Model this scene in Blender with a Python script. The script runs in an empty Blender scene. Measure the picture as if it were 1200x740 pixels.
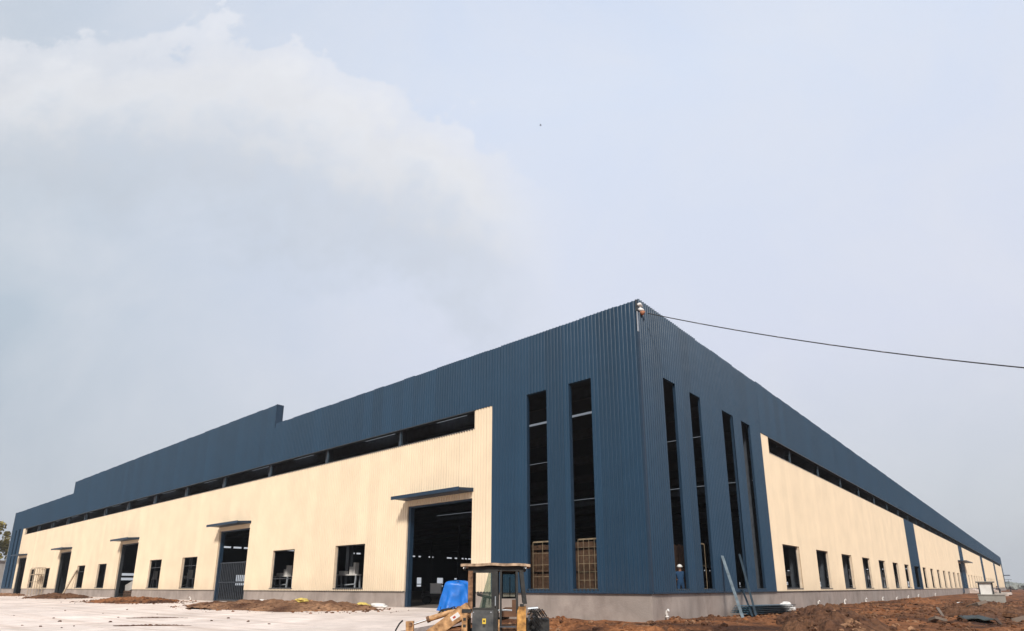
import bpy, bmesh, math, random
from mathutils import Vector, Matrix, noise
random.seed(7)
R = math.radians
sc = bpy.context.scene
COL = sc.collection

# ------------------------------------------------------------------ camera
F, CX, CY, W, HH = 696.1, 600.0, 512.26, 1200.0, 740.0
PITCH, YAW = R(14.174), R(40.827)
CAM = Vector((12.22, -23.0, 1.6))
cd = bpy.data.cameras.new('camera'); cam = bpy.data.objects.new('camera', cd); COL.objects.link(cam)
cam.location = CAM; cam.rotation_euler = (R(90) + PITCH, 0, YAW)
cd.sensor_width = 36; cd.lens = F / W * 36; cd.shift_y = (CY - HH / 2) / W
cd.clip_start = 0.1; cd.clip_end = 6000
sc.camera = cam
HD = Vector((-math.sin(YAW), math.cos(YAW), 0)); RT = Vector((math.cos(YAW), math.sin(YAW), 0))

# ------------------------------------------------------------------ materials
def mat(name, col, rough=.7, vary=.12, scale=3., bump=0., bscale=20., metal=0., spec=.5, col2=None, detail=6):
    m = bpy.data.materials.new(name); m.use_nodes = True
    nt = m.node_tree; N = nt.nodes; L = nt.links
    b = N['Principled BSDF']
    b.inputs['Roughness'].default_value = rough; b.inputs['Metallic'].default_value = metal
    b.inputs['Specular IOR Level'].default_value = spec
    g = N.new('ShaderNodeNewGeometry')
    n = N.new('ShaderNodeTexNoise'); n.inputs['Scale'].default_value = scale; n.inputs['Detail'].default_value = detail
    L.new(g.outputs['Position'], n.inputs['Vector'])
    r = N.new('ShaderNodeValToRGB')
    lo = [c * (1 - vary) for c in col]; hi = [min(1, c * (1 + vary)) for c in (col2 or col)]
    r.color_ramp.elements[0].position = .3; r.color_ramp.elements[1].position = .7
    r.color_ramp.elements[0].color = (*lo, 1); r.color_ramp.elements[1].color = (*hi, 1)
    L.new(n.outputs['Fac'], r.inputs['Fac']); L.new(r.outputs['Color'], b.inputs['Base Color'])
    if bump:
        n2 = N.new('ShaderNodeTexNoise'); n2.inputs['Scale'].default_value = bscale; n2.inputs['Detail'].default_value = 8
        L.new(g.outputs['Position'], n2.inputs['Vector'])
        bp = N.new('ShaderNodeBump'); bp.inputs['Strength'].default_value = min(1, bump); bp.inputs['Distance'].default_value = .14 if bump >= .9 else .05
        L.new(n2.outputs['Fac'], bp.inputs['Height']); L.new(bp.outputs['Normal'], b.inputs['Normal'])
    return m

def mth(nt, op, a, b=None, c=None):
    n = nt.nodes.new('ShaderNodeMath'); n.operation = op
    for i, v in enumerate((a, b, c)):
        if v is None: continue
        if isinstance(v, (int, float)): n.inputs[i].default_value = v
        else: nt.links.new(v, n.inputs[i])
    return n.outputs[0]

def panel_mat(name, col, rough, spec, vary):
    """painted profiled sheet: every ~1 m sheet has its own slight tone, faint run-off streaks"""
    m = mat(name, col, rough, .05, .6, 0, spec=spec)
    nt = m.node_tree; N = nt.nodes; L = nt.links; b = N['Principled BSDF']
    g = [x for x in N if x.type == 'NEW_GEOMETRY'][0]
    s = N.new('ShaderNodeSeparateXYZ'); L.new(g.outputs['Position'], s.inputs[0])
    u = mth(nt, 'SUBTRACT', s.outputs['Y'], s.outputs['X'])
    cell = mth(nt, 'FLOOR', mth(nt, 'DIVIDE', u, 1.05))
    wn = N.new('ShaderNodeTexWhiteNoise'); wn.noise_dimensions = '1D'; L.new(cell, wn.inputs['W'])
    # streaks stretched down the sheet
    cmb = N.new('ShaderNodeCombineXYZ'); L.new(mth(nt, 'MULTIPLY', u, 3.), cmb.inputs['X'])
    L.new(mth(nt, 'MULTIPLY', s.outputs['Z'], .12), cmb.inputs['Y'])
    st = N.new('ShaderNodeTexNoise'); st.inputs['Scale'].default_value = 1.; st.inputs['Detail'].default_value = 5
    L.new(cmb.outputs[0], st.inputs['Vector'])
    f = mth(nt, 'ADD', mth(nt, 'MULTIPLY', wn.outputs['Value'], vary), mth(nt, 'MULTIPLY', st.outputs['Fac'], vary * 1.2))
    f = mth(nt, 'ADD', f, 1 - vary * 1.1)
    ramp = [x for x in N if x.type == 'VALTORGB'][0]
    mx = N.new('ShaderNodeVectorMath'); mx.operation = 'SCALE'
    L.new(ramp.outputs['Color'], mx.inputs[0]); L.new(f, mx.inputs['Scale'])
    L.new(mx.outputs[0], b.inputs['Base Color'])
    lap = mth(nt, 'LESS_THAN', mth(nt, 'FRACT', mth(nt, 'DIVIDE', u, 1.05)), .022)
    zn = N.new('ShaderNodeTexNoise'); zn.inputs['Scale'].default_value = 1.1; zn.inputs['Detail'].default_value = 6
    L.new(g.outputs['Position'], zn.inputs['Vector'])
    dz = mth(nt, 'MULTIPLY', mth(nt, 'SUBTRACT', 2.5, s.outputs['Z']), .55)
    dz = mth(nt, 'MULTIPLY', mth(nt, 'MINIMUM', mth(nt, 'MAXIMUM', dz, 0), 1), mth(nt, 'MULTIPLY', zn.outputs['Fac'], .55 if col[0] > .3 else .06))
    dirt = N.new('ShaderNodeMix'); dirt.data_type = 'RGBA'; dirt.inputs['B'].default_value = (.30, .22, .15, 1)
    sc2 = N.new('ShaderNodeVectorMath'); sc2.operation = 'SCALE'; L.new(mx.outputs[0], sc2.inputs[0]); L.new(mth(nt, 'SUBTRACT', 1, mth(nt, 'MULTIPLY', lap, .22)), sc2.inputs['Scale'])
    L.new(dz, dirt.inputs['Factor']); L.new(sc2.outputs[0], dirt.inputs['A']); L.new(dirt.outputs['Result'], b.inputs['Base Color'])
    n2 = N.new('ShaderNodeTexNoise'); n2.inputs['Scale'].default_value = 1.3; n2.inputs['Detail'].default_value = 3
    L.new(g.outputs['Position'], n2.inputs['Vector'])
    bp = N.new('ShaderNodeBump'); bp.inputs['Strength'].default_value = .22; bp.inputs['Distance'].default_value = .05
    L.new(n2.outputs['Fac'], bp.inputs['Height']); L.new(bp.outputs['Normal'], b.inputs['Normal'])
    return m

def concrete_mat(name, col, stain, rough=.9, streak=True, sc1=.6):
    m = mat(name, col, rough, .14, sc1, .25, 14., col2=col)
    nt = m.node_tree; N = nt.nodes; L = nt.links; b = N['Principled BSDF']
    g = [x for x in N if x.type == 'NEW_GEOMETRY'][0]; ramp = [x for x in N if x.type == 'VALTORGB'][0]
    mp = N.new('ShaderNodeMapping'); mp.inputs['Scale'].default_value = (1.2, 1.2, .5 if streak else 1.2)
    L.new(g.outputs['Position'], mp.inputs['Vector'])
    n = N.new('ShaderNodeTexNoise'); n.inputs['Scale'].default_value = .9; n.inputs['Detail'].default_value = 9; n.inputs['Roughness'].default_value = .65
    L.new(mp.outputs[0], n.inputs['Vector'])
    r = N.new('ShaderNodeValToRGB'); r.color_ramp.elements[0].position = .47; r.color_ramp.elements[1].position = .68
    L.new(n.outputs['Fac'], r.inputs['Fac'])
    mx = N.new('ShaderNodeMix'); mx.data_type = 'RGBA'
    L.new(mth(nt, 'MULTIPLY', r.outputs['Color'], .7), mx.inputs['Factor']); L.new(ramp.outputs['Color'], mx.inputs['A'])
    mx.inputs['B'].default_value = (*stain, 1)
    L.new(mx.outputs['Result'], b.inputs['Base Color'])
    return m

def soil_mat(name, a, bcol, c, bump=.9):
    m = mat(name, a, .97, .25, 5., bump, 6., spec=.15, col2=bcol, detail=10)
    nt = m.node_tree; N = nt.nodes; L = nt.links; b = N['Principled BSDF']
    g = [x for x in N if x.type == 'NEW_GEOMETRY'][0]; ramp = [x for x in N if x.type == 'VALTORGB'][0]
    n = N.new('ShaderNodeTexNoise'); n.inputs['Scale'].default_value = .35; n.inputs['Detail'].default_value = 8
    L.new(g.outputs['Position'], n.inputs['Vector'])
    r = N.new('ShaderNodeValToRGB'); r.color_ramp.elements[0].position = .42; r.color_ramp.elements[1].position = .62
    L.new(n.outputs['Fac'], r.inputs['Fac'])
    mx = N.new('ShaderNodeMix'); mx.data_type = 'RGBA'
    L.new(r.outputs['Color'], mx.inputs['Factor']); L.new(ramp.outputs['Color'], mx.inputs['A'])
    n3 = N.new('ShaderNodeTexNoise'); n3.inputs['Scale'].default_value = 9.; n3.inputs['Detail'].default_value = 8
    L.new(g.outputs['Position'], n3.inputs['Vector'])
    r3 = N.new('ShaderNodeValToRGB'); r3.color_ramp.elements[0].color = (*[x * .6 for x in c], 1); r3.color_ramp.elements[1].color = (*[x * 1.35 for x in c], 1)
    r3.color_ramp.elements[0].position = .35; r3.color_ramp.elements[1].position = .65
    L.new(n3.outputs['Fac'], r3.inputs['Fac']); L.new(r3.outputs['Color'], mx.inputs['B'])
    L.new(mx.outputs['Result'], b.inputs['Base Color'])
    return m

def glass_mat(name, col, amt=.5):
    m = bpy.data.materials.new(name); m.use_nodes = True; nt = m.node_tree; N = nt.nodes; L = nt.links
    out = N['Material Output']; b = N['Principled BSDF']
    b.inputs['Base Color'].default_value = (*col, 1); b.inputs['Roughness'].default_value = .08
    t = N.new('ShaderNodeBsdfTransparent'); t.inputs['Color'].default_value = (.8, .86, .82, 1)
    n = N.new('ShaderNodeTexNoise'); n.inputs['Scale'].default_value = 4
    mx = N.new('ShaderNodeMixShader')
    L.new(mth(nt, 'MULTIPLY', n.outputs['Fac'], amt), mx.inputs[0])
    L.new(t.outputs[0], mx.inputs[1]); L.new(b.outputs[0], mx.inputs[2]); L.new(mx.outputs[0], out.inputs['Surface'])
    return m

M = {}
M['blue'] = panel_mat('blue_painted_sheet', (.0095, .040, .080), .34, .5, .20)
M['beige'] = panel_mat('cream_painted_sheet', (.77, .635, .46), .45, .4, .06)
M['beige_trim'] = mat('cream_trim', (.72, .585, .435), .55)
M['blue_trim'] = mat('blue_trim', (.011, .032, .062), .45)
M['inner'] = mat('inner_sheet_darkened', (.05, .06, .075), .7)  # hall shade put into the colour: back faces, far walls and roof darkened
M['steel'] = mat('dark_steel', (.06, .07, .085), .55, .25)
M['steel_light'] = mat('galvanised_steel', (.42, .45, .48), .5, .2, metal=.3)
M['frame'] = mat('window_frame_dark', (.03, .035, .04), .45)
M['plinth'] = concrete_mat('plinth_concrete', (.34, .285, .25), (.23, .185, .16))
M['paving'] = concrete_mat('paving_concrete', (.76, .645, .565), (.60, .49, .42), streak=False, sc1=.25)
def blotch(m, k, scale):
    nt = m.node_tree; b = nt.nodes['Principled BSDF']; src = b.inputs['Base Color'].links[0].from_socket
    n = nt.nodes.new('ShaderNodeTexNoise'); n.inputs['Scale'].default_value = scale; n.inputs['Detail'].default_value = 7; n.inputs['Distortion'].default_value = 1.2
    g = nt.nodes.new('ShaderNodeNewGeometry'); nt.links.new(g.outputs['Position'], n.inputs['Vector'])
    f = mth(nt, 'ADD', mth(nt, 'MULTIPLY', mth(nt, 'SUBTRACT', n.outputs['Fac'], .5), k), 1)
    v = nt.nodes.new('ShaderNodeVectorMath'); v.operation = 'SCALE'; nt.links.new(src, v.inputs[0]); nt.links.new(f, v.inputs['Scale']); nt.links.new(v.outputs[0], b.inputs['Base Color'])
def tracks(m):
    nt = m.node_tree; b = nt.nodes['Principled BSDF']; src = b.inputs['Base Color'].links[0].from_socket
    g = nt.nodes.new('ShaderNodeNewGeometry'); mp = nt.nodes.new('ShaderNodeMapping'); mp.inputs['Rotation'].default_value = (0, 0, R(-32)); mp.inputs['Scale'].default_value = (.06, 1.5, 1)
    n = nt.nodes.new('ShaderNodeTexNoise'); n.inputs['Scale'].default_value = 1.; n.inputs['Detail'].default_value = 6; nt.links.new(g.outputs['Position'], mp.inputs[0]); nt.links.new(mp.outputs[0], n.inputs['Vector'])
    r = nt.nodes.new('ShaderNodeValToRGB'); r.color_ramp.elements[0].position = .52; r.color_ramp.elements[1].position = .70; nt.links.new(n.outputs['Fac'], r.inputs['Fac'])
    x = nt.nodes.new('ShaderNodeMix'); x.data_type = 'RGBA'; nt.links.new(mth(nt, 'MULTIPLY', r.outputs['Color'], .5), x.inputs['Factor']); nt.links.new(src, x.inputs['A']); x.inputs['B'].default_value = (.46, .34, .26, 1); nt.links.new(x.outputs['Result'], b.inputs['Base Color'])
tracks(M['paving']); blotch(M['paving'], .75, .16); blotch(M['paving'], .4, 1.9); blotch(M['plinth'], .6, .8)
M['floor'] = concrete_mat('dusty_floor_darkened', (.16, .13, .11), (.10, .08, .07), streak=False)  # floor colour darkened as well, so the hall stays in shade
M['concrete'] = concrete_mat('grey_concrete', (.30, .29, .26), (.20, .19, .17))
M['soil'] = soil_mat('red_brown_soil', (.17, .062, .024), (.30, .128, .054), (.060, .028, .017))
M['soil_dark'] = soil_mat('dark_soil', (.055, .027, .017), (.12, .058, .033), (.17, .085, .045))
M['soil_pale'] = soil_mat('dry_soil', (.20, .105, .06), (.34, .19, .105), (.10, .048, .028))
M['white'] = mat('white_plastic', (.78, .76, .72), .5, .08)
M['cloth_white'] = mat('white_sackcloth', (.75, .73, .70), .9, .12, 8, .4, 12)
M['yellow_bag'] = mat('yellow_sack', (.62, .48, .12), .8, .25, 9, .3)
M['tarp'] = mat('blue_tarpaulin', (.0, .135, .52), .42, .2, 3, .4, 4)
M['tarp_green'] = mat('dark_green_tarpaulin', (.02, .03, .026), .6, .3, 3, .5, 5)
M['rubber'] = mat('black_rubber', (.02, .02, .02), .8)
M['cab_dark'] = mat('cab_dark_paint', (.010, .013, .016), .6, .4, 5, .1, col2=(.028, .027, .024))
M['cab_grey'] = mat('cab_grey_paint', (.045, .052, .058), .6, .3, 5, .1, col2=(.085, .085, .082))
M['rust'] = mat('rusty_paint', (.09, .045, .025), .85, .5, 9, .3, col2=(.24, .13, .07))
M['tan'] = mat('weathered_yellow_paint', (.30, .14, .05), .55, .4, 7, .15, col2=(.54, .31, .14))
M['orange'] = mat('orange_paint', (.33, .15, .035), .55, .4, 7, .15, col2=(.56, .29, .075))
M['roof_tan'] = mat('faded_cab_roof', (.26, .16, .10), .8, .45, 6, .2, col2=(.46, .33, .22))
M['chrome'] = mat('piston_rod', (.55, .55, .55), .25, .1, metal=.9)
M['sticker'] = mat('yellow_sticker', (.75, .52, .06), .5)
M['red'] = mat('red_print', (.45, .05, .03), .6)
M['black'] = mat('black_print', (.012, .012, .012), .7)
M['glass'] = glass_mat('tinted_cab_glass', (.10, .14, .12))
M['glass_clear'] = glass_mat('clear_cab_glass', (.10, .14, .12), .15)
M['seat'] = mat('brown_seat', (.16, .08, .045), .8, .3)
M['plywood'] = mat('brown_boards', (.085, .045, .024), .85, .4, 5, .2)
M['lattice'] = mat('lattice_paint', (.22, .17, .105), .8, .4, 4)
M['timber'] = mat('pale_timber', (.45, .36, .26), .85, .25, 6)
M['skin'] = mat('skin', (.40, .23, .16), .6)
M['cloth_blue'] = mat('blue_workwear', (.012, .05, .12), .9, .2)
M['cloth_black'] = mat('dark_clothes', (.02, .022, .028), .9, .2)
M['helmet'] = mat('white_helmet', (.8, .8, .78), .35)
M['sheet'] = mat('steel_blue_sheet', (.055, .12, .17), .4, .2, 3)
M['purlin'] = mat('grey_blue_purlin', (.03, .05, .068), .5, .35, 3)
M['purlin_pale'] = mat('pale_purlin', (.15, .19, .215), .5, .35, 3)
M['bird'] = mat('dark_feathers', (.02, .02, .022), .9)
M['clip'] = mat('grey_cable_sleeve', (.20, .21, .24), .6, .1)
M['cable'] = mat('black_cable', (.03, .032, .036), .7)
M['copper'] = mat('orange_cloth', (.55, .24, .13), .8, .3)
M['muddy'] = concrete_mat('muddy_concrete', (.17, .13, .10), (.09, .055, .035))
M['grey_wall'] = concrete_mat('weathered_wall', (.36, .34, .31), (.25, .23, .21))
M['bark'] = mat('bark', (.10, .075, .05), .95, .3, 6, .5)
M['leaf'] = mat('olive_leaves', (.13, .105, .024), .8, .35, .5, col2=(.25, .20, .05))
M['far_leaf'] = mat('far_trees_haze_tint', (.20, .21, .185), .9, .25, .2)  # leaf colour greyed and lightened, painting in extra haze over the distance
def skylight_mat():
    m = mat('translucent_skylight', (.7, .75, .78), .6, .1); nt = m.node_tree; N = nt.nodes
    t = N.new('ShaderNodeBsdfTranslucent'); t.inputs['Color'].default_value = (.40, .42, .44, 1)
    nt.links.new(t.outputs[0], N['Material Output'].inputs['Surface']); return m
M['skylight'] = skylight_mat()

# ------------------------------------------------------------------ builders
class MB:
    def __init__(s): s.v = []; s.f = []; s.m = []; s.mats = []
    def mi(s, m):
        if m not in s.mats: s.mats.append(m)
        return s.mats.index(m)
    def quad(s, a, b, c, d, m):
        i = len(s.v); s.v += [a, b, c, d]; s.f.append((i, i + 1, i + 2, i + 3)); s.m.append(s.mi(m))
    def poly(s, pts, m):
        i = len(s.v); s.v += list(pts); s.f.append(tuple(range(i, i + len(pts)))); s.m.append(s.mi(m))
    def hexa(s, p, m):     # 8 corners: bottom ring 0-3, top ring 4-7
        i = len(s.v); s.v += [tuple(q) for q in p]; k = s.mi(m)
        for f in ((3, 2, 1, 0), (4, 5, 6, 7), (0, 1, 5, 4), (1, 2, 6, 5), (2, 3, 7, 6), (3, 0, 4, 7)):
            s.f.append(tuple(i + j for j in f)); s.m.append(k)
    def box(s, x0, x1, y0, y1, z0, z1, m):
        s.hexa([(x0, y0, z0), (x1, y0, z0), (x1, y1, z0), (x0, y1, z0), (x0, y0, z1), (x1, y0, z1), (x1, y1, z1), (x0, y1, z1)], m)
    def bar(s, a, b, w, h, m, up=(0, 0, 1)):
        a = Vector(a); b = Vector(b); d = (b - a).normalized(); u = Vector(up)
        if abs(d.dot(u)) > .95: u = Vector((1, 0, 0))
        r = d.cross(u).normalized(); u = r.cross(d).normalized()
        P = []
        for q in (a, b):
            P.append([q - r * w / 2 - u * h / 2, q + r * w / 2 - u * h / 2, q + r * w / 2 + u * h / 2, q - r * w / 2 + u * h / 2])
        s.hexa(P[0] + P[1], m)
    def tube(s, pts, rad, m, n=8, cap=True):
        pts = [Vector(p) for p in pts]; rads = rad if isinstance(rad, (list, tuple)) else [rad] * len(pts)
        k = s.mi(m); base = len(s.v); ref = None
        for i, p in enumerate(pts):
            d = (pts[min(i + 1, len(pts) - 1)] - pts[max(i - 1, 0)]).normalized()
            if ref is None:
                ref = Vector((0, 0, 1)) if abs(d.z) < .9 else Vector((1, 0, 0))
            r = d.cross(ref)
            if r.length < 1e-4: r = d.cross(Vector((0, 1, 0)))
            r.normalize(); u = r.cross(d).normalized(); ref = u
            for j in range(n):
                a = 2 * math.pi * j / n; s.v.append(tuple(p + (r * math.cos(a) + u * math.sin(a)) * rads[i]))
        for i in range(len(pts) - 1):
            for j in range(n):
                a = base + i * n + j; b = base + i * n + (j + 1) % n
                s.f.append((a, b, b + n, a + n)); s.m.append(k)
        if cap:
            s.f.append(tuple(base + j for j in reversed(range(n)))); s.m.append(k)
            e = base + (len(pts) - 1) * n; s.f.append(tuple(e + j for j in range(n))); s.m.append(k)
    def lump(s, c, r, m, seed=0, amp=.35, sub=1, flat=1.):
        bm = bmesh.new(); bmesh.ops.create_icosphere(bm, subdivisions=sub, radius=1)
        k = s.mi(m); i = len(s.v); rx, ry, rz = r if isinstance(r, tuple) else (r, r, r)
        for v in bm.verts:
            q = v.co; t = 1 + amp * noise.noise(q * 1.4 + Vector((seed * 3.7, seed * 1.3, seed)))
            s.v.append((c[0] + q.x * rx * t, c[1] + q.y * ry * t, c[2] + q.z * rz * t * flat))
        for f in bm.faces: s.f.append(tuple(i + v.index for v in f.verts)); s.m.append(k)
        bm.free()
    def build(s, name, parent=None, smooth=False, loc=None):
        me = bpy.data.meshes.new(name); me.from_pydata([tuple(v) for v in s.v], [], s.f)
        for m in s.mats: me.materials.append(M[m])
        me.polygons.foreach_set('material_index', s.m)
        if smooth: me.polygons.foreach_set('use_smooth', [True] * len(me.polygons))
        me.update()
        o = bpy.data.objects.new(name, me); COL.objects.link(o)
        if parent: o.parent = parent
        if loc: o.location = loc
        return o

def tag(o, label=None, cat=None, group=None, kind=None):
    if label: o['label'] = label
    if cat: o['category'] = cat
    if group: o['group'] = group
    if kind: o['kind'] = kind
    return o
def empty(name, loc, label, cat, group=None, rz=0):
    o = bpy.data.objects.new(name, None); COL.objects.link(o); o.location = loc; o.rotation_euler = (0, 0, rz)
    o.empty_display_size = .2
    return tag(o, label, cat, group)
def copy_tree(o, parent=None):
    kids = list(o.children); c = o.copy(); COL.objects.link(c); c.parent = parent
    for ch in kids: copy_tree(ch, c)
    return c

# ------------------------------------------------------------------ the factory
LX, LY = 127.0, 335.0
PL, ZT, ZB, Z10 = 1.33, 11.27, 10.19, 14.6
fac = empty('factory_building', (0, 0, 0), 'huge unfinished steel factory clad in cream and dark blue ribbed sheets on a concrete plinth', 'factory')
PER, RH = 0.21, 0.057
PROF = [(0, 0), (.100, 0), (.118, .011), (.130, .033), (.150, RH), (.172, RH), (.188, .034), (.198, .012), (.21, 0)]
def prof(s):
    t = s % PER
    for (a, ha), (b, hb) in zip(PROF, PROF[1:]):
        if a <= t <= b: return ha + (hb - ha) * (t - a) / (b - a)
    return 0
def at(face, s, o, z):          # o = outwards from the wall plane
    return (-s, -o, z) if face == 0 else (o, s, z)
def holes_breaks(holes, s): return [h for h in holes if h[0] - 1e-6 <= s <= h[1] + 1e-6]

def cladding(name, face, s0, s1, z0, z1, holes, m, off, thick=.22, jit=0., seed=0):
    """a ribbed outer skin over a thick core, both cut by the holes (sa, sb, za, zb)"""
    rnd = random.Random(seed); mb = MB()
    ztop = z1 if callable(z1) else (lambda s: z1)
    bp = {round(s0, 4), round(s1, 4)}
    k = math.floor(s0 / PER)
    while k * PER < s1:
        for t, _ in PROF[:-1]:
            q = k * PER + t
            if s0 < q < s1: bp.add(round(q, 4))
        k += 1
    for h in holes:
        for q in h[:2]:
            if s0 < q < s1: bp.add(round(q, 4))
    bp = sorted(bp); js = {}
    rev = lambda a, b, c, d: (a, b, c, d) if face == 1 else (b, a, d, c)
    for a, b in zip(bp, bp[1:]):
        if b - a < .0015: continue
        mid = (a + b) / 2; pi = int(mid // 1.05)
        if pi not in js: js[pi] = rnd.uniform(-jit, jit)
        zt = ztop(mid) + js[pi]
        cuts = sorted([(h[2], h[3]) for h in holes if h[0] < mid < h[1]])
        z = z0; oa, ob = off + prof(a), off + prof(b)
        for c0, c1 in cuts + [(zt, zt)]:
            if c0 > z + 1e-4:
                mb.quad(*rev(at(face, a, oa, z), at(face, b, ob, z), at(face, b, ob, c0), at(face, a, oa, c0)), m)
            z = max(z, c1)
    # core
    S = sorted({s0, s1} | {q for h in holes for q in h[:2] if s0 < q < s1} | ({33.3, 90.6} & set(STEPS) if callable(z1) else set()))
    o1, o0 = off - .004, off - thick
    cells = {}
    Z = sorted({z0} | {q for h in holes for q in h[2:4] if q > z0})
    for i, (a, b) in enumerate(zip(S, S[1:])):
        mid = (a + b) / 2; zz = [q for q in Z if q < ztop(mid) - .06] + [ztop(mid) - .05]
        for z, zn in zip(zz, zz[1:]):
            if zn - z < 1e-4: continue
            if not any(h[0] < mid < h[1] and h[2] < (z + zn) / 2 < h[3] for h in holes): cells[(i, round(z, 3), round(zn, 3))] = (a, b, z, zn)
    def solid(s, z):
        if not (s0 < s < s1) or not (z0 < z < ztop(s) - .05): return False
        return not any(h[0] < s < h[1] and h[2] < z < h[3] for h in holes)
    for a, b, z, zn in cells.values():
        A = [at(face, a, o0, z), at(face, b, o0, z), at(face, b, o0, zn), at(face, a, o0, zn)]
        B = [at(face, a, o1, z), at(face, b, o1, z), at(face, b, o1, zn), at(face, a, o1, zn)]
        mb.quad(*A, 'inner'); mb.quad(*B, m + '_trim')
        ms, mz, e = (a + b) / 2, (z + zn) / 2, .01
        if not solid(ms, z - e): mb.quad(A[0], A[1], B[1], B[0], m + '_trim')
        if not solid(ms, zn + e): mb.quad(A[3], A[2], B[2], B[3], m + '_trim')
        if not solid(a - e, mz): mb.quad(A[0], A[3], B[3], B[0], m + '_trim')
        if not solid(b + e, mz): mb.quad(A[1], A[2], B[2], B[1], m + '_trim')
    return mb.build(name, fac)
STEPS = (33.3, 90.6)

BAY = 8.46
narrowL = [(2.6, 3.9), (5.3, 6.6)]
narrowR = [(2.08, 3.45), (4.98, 6.4), (9.35, 10.85), (12.2, 13.75)]
winL = [13.2 + BAY * k for k in (1, 2, 4, 5, 7, 8, 10, 11)]
doorL = [13.2 + BAY * k for k in (0, 3, 6, 9, 12)]
winR = [(17.7 + 7.68 * k, 21.15 + 7.68 * k) for k in range(7)] + [(79.0 + 7.78 * k, 82.4 + 7.78 * k) for k in range(7)] \
     + [(149.5 + 7.78 * k, 152.9 + 7.78 * k) for k in range(6)] + [(210.5 + 8 * k, 213.9 + 8 * k) for k in range(6)] + [(276.5 + 8 * k, 279.9 + 8 * k) for k in range(6)]
pilR = [(68.7, 76.6), (136.7, 144.6), (198.4, 206.6), (262.5, 272.5)]
ZN0, ZN1, ZW0, ZW1 = 1.50, 11.36, 1.50, 4.28
hl_narrow = [(a, b, ZN0, ZN1) for a, b in narrowL]
hl_end = [(LX - b, LX - a, ZN0, ZN1) for a, b in narrowL]
hl_win = [(c - 1.62, c + 1.62, ZW0, ZW1) for c in winL]
hl_door = [(c - 2.75, c + 2.75, .3, 6.3) for c in doorL]
hr_narrow = [(a, b, ZN0, ZN1) for a, b in narrowR]
hr_win = [(a, b, ZW0, ZW1) for a, b in winR]
par = lambda s: 16.27 if STEPS[0] < s < STEPS[1] else Z10

cladding('blue_cladding', 0, 0.02, 9.0, PL, Z10, hl_narrow, 'blue', .05, jit=.02, seed=1)
cladding('cream_cladding', 0, 9.0, 118.4, PL, ZT, hl_win + hl_door + [(10.4, 117.0, ZB, ZT + 1)], 'beige', .02, jit=0, seed=2)
cladding('blue_fascia', 0, 9.0, 118.4, ZT, par, [], 'blue', .06, .26, jit=.025, seed=3)
cladding('blue_cladding', 0, 118.4, LX, PL, Z10, hl_end, 'blue', .05, jit=.02, seed=4)
cladding('blue_cladding', 1, 0.06, 15.6, PL, 14.7, hr_narrow, 'blue', .05, .10, jit=.03, seed=5)
edges = [15.6] + [q for p_ in pilR for q in p_] + [326.0]
for i in range(0, len(edges), 2):
    a, b = edges[i], edges[i + 1]
    hs = [h for h in hr_win if a < h[0] < b] + ([(131.4, b + 1, .3, 6.4)] if i == 2 else [])
    cladding('cream_cladding', 1, a, b, PL, ZT, hs + [(17.0 if i == 0 else a - 1, b + 1 if i < 8 else 324.5, ZB, ZT + 1)], 'beige', .02, seed=10 + i)
for i, (a, b) in enumerate(pilR):
    hs = [(71.3, 76.0, ZW0, ZW1)] if i == 0 else []
    cladding('blue_pilaster', 1, a, b, PL, ZB, hs, 'blue', .05, seed=20 + i)
cladding('blue_fascia', 1, 15.6, 326.0, ZT, 14.75, [], 'blue', .06, .26, jit=.03, seed=6)
cladding('blue_cladding', 1, 326.0, LY, PL, 14.7, [], 'blue', .05, seed=7)

# concrete plinth, drip flashings
def plinth(face, segs):
    mb = MB()
    for a, b in segs:
        P = [at(face, a, -.35, -.6), at(face, b, -.35, -.6), at(face, b, .0, -.6), at(face, a, .0, -.6)]
        mb.hexa(P + [(p[0], p[1], 1.32) for p in P], 'plinth')
    mb.build('plinth', fac)
dl = [9999] ; segs = []; s = 0.0
for c in doorL: segs.append((s, c - 2.75)); s = c + 2.75
segs.append((s, LX)); plinth(0, segs); plinth(1, [(.36, 131.4), (136.7, LY)])
def flash(face, a, b, o, z0, z1, m):
    mb = MB(); P = [at(face, a, -.02, z0), at(face, b, -.02, z0), at(face, b, o, z0), at(face, a, o, z0)]
    mb.hexa(P + [(p[0], p[1], z1) for p in P], m); mb.build('drip_flashing', fac)
flash(0, -.09, 9.0, .095, 1.315, 1.385, 'blue_trim'); flash(1, .1, 15.6, .095, 1.315, 1.385, 'blue_trim')
for a, b in segs:
    a = max(a, 9.0)
    if b > 118.4:
        if a < 118.4: flash(0, a, 118.4, .06, 1.315, 1.36, 'beige_trim')
        flash(0, max(a, 118.4), LX, .095, 1.315, 1.385, 'blue_trim')
    elif b > 9.0: flash(0, a, b, .06, 1.315, 1.36, 'frame')
flash(1, 15.6, 131.4, .06, 1.315, 1.36, 'frame'); flash(1, 144.6, 326, .06, 1.315, 1.36, 'frame')
# lower edge of the fascia, sill of the strip opening
for face, a, b in ((0, 10.4, 117.0), (1, 17.0, 324.5)):
    mb = MB(); P = [at(face, a, -.2, ZB - .03), at(face, b, -.2, ZB - .03), at(face, b, .065, ZB - .03), at(face, a, .065, ZB - .03)]
    mb.hexa(P + [(p[0], p[1], ZB + .03) for p in P], 'frame'); mb.build('strip_sill', fac)
    mb = MB(); P = [at(face, a, -.2, ZT - .06), at(face, b, -.2, ZT - .06), at(face, b, .11, ZT - .06), at(face, a, .11, ZT - .06)]
    mb.hexa(P + [(p[0], p[1], ZT - .004) for p in P], 'frame'); mb.build('strip_head', fac)
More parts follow.
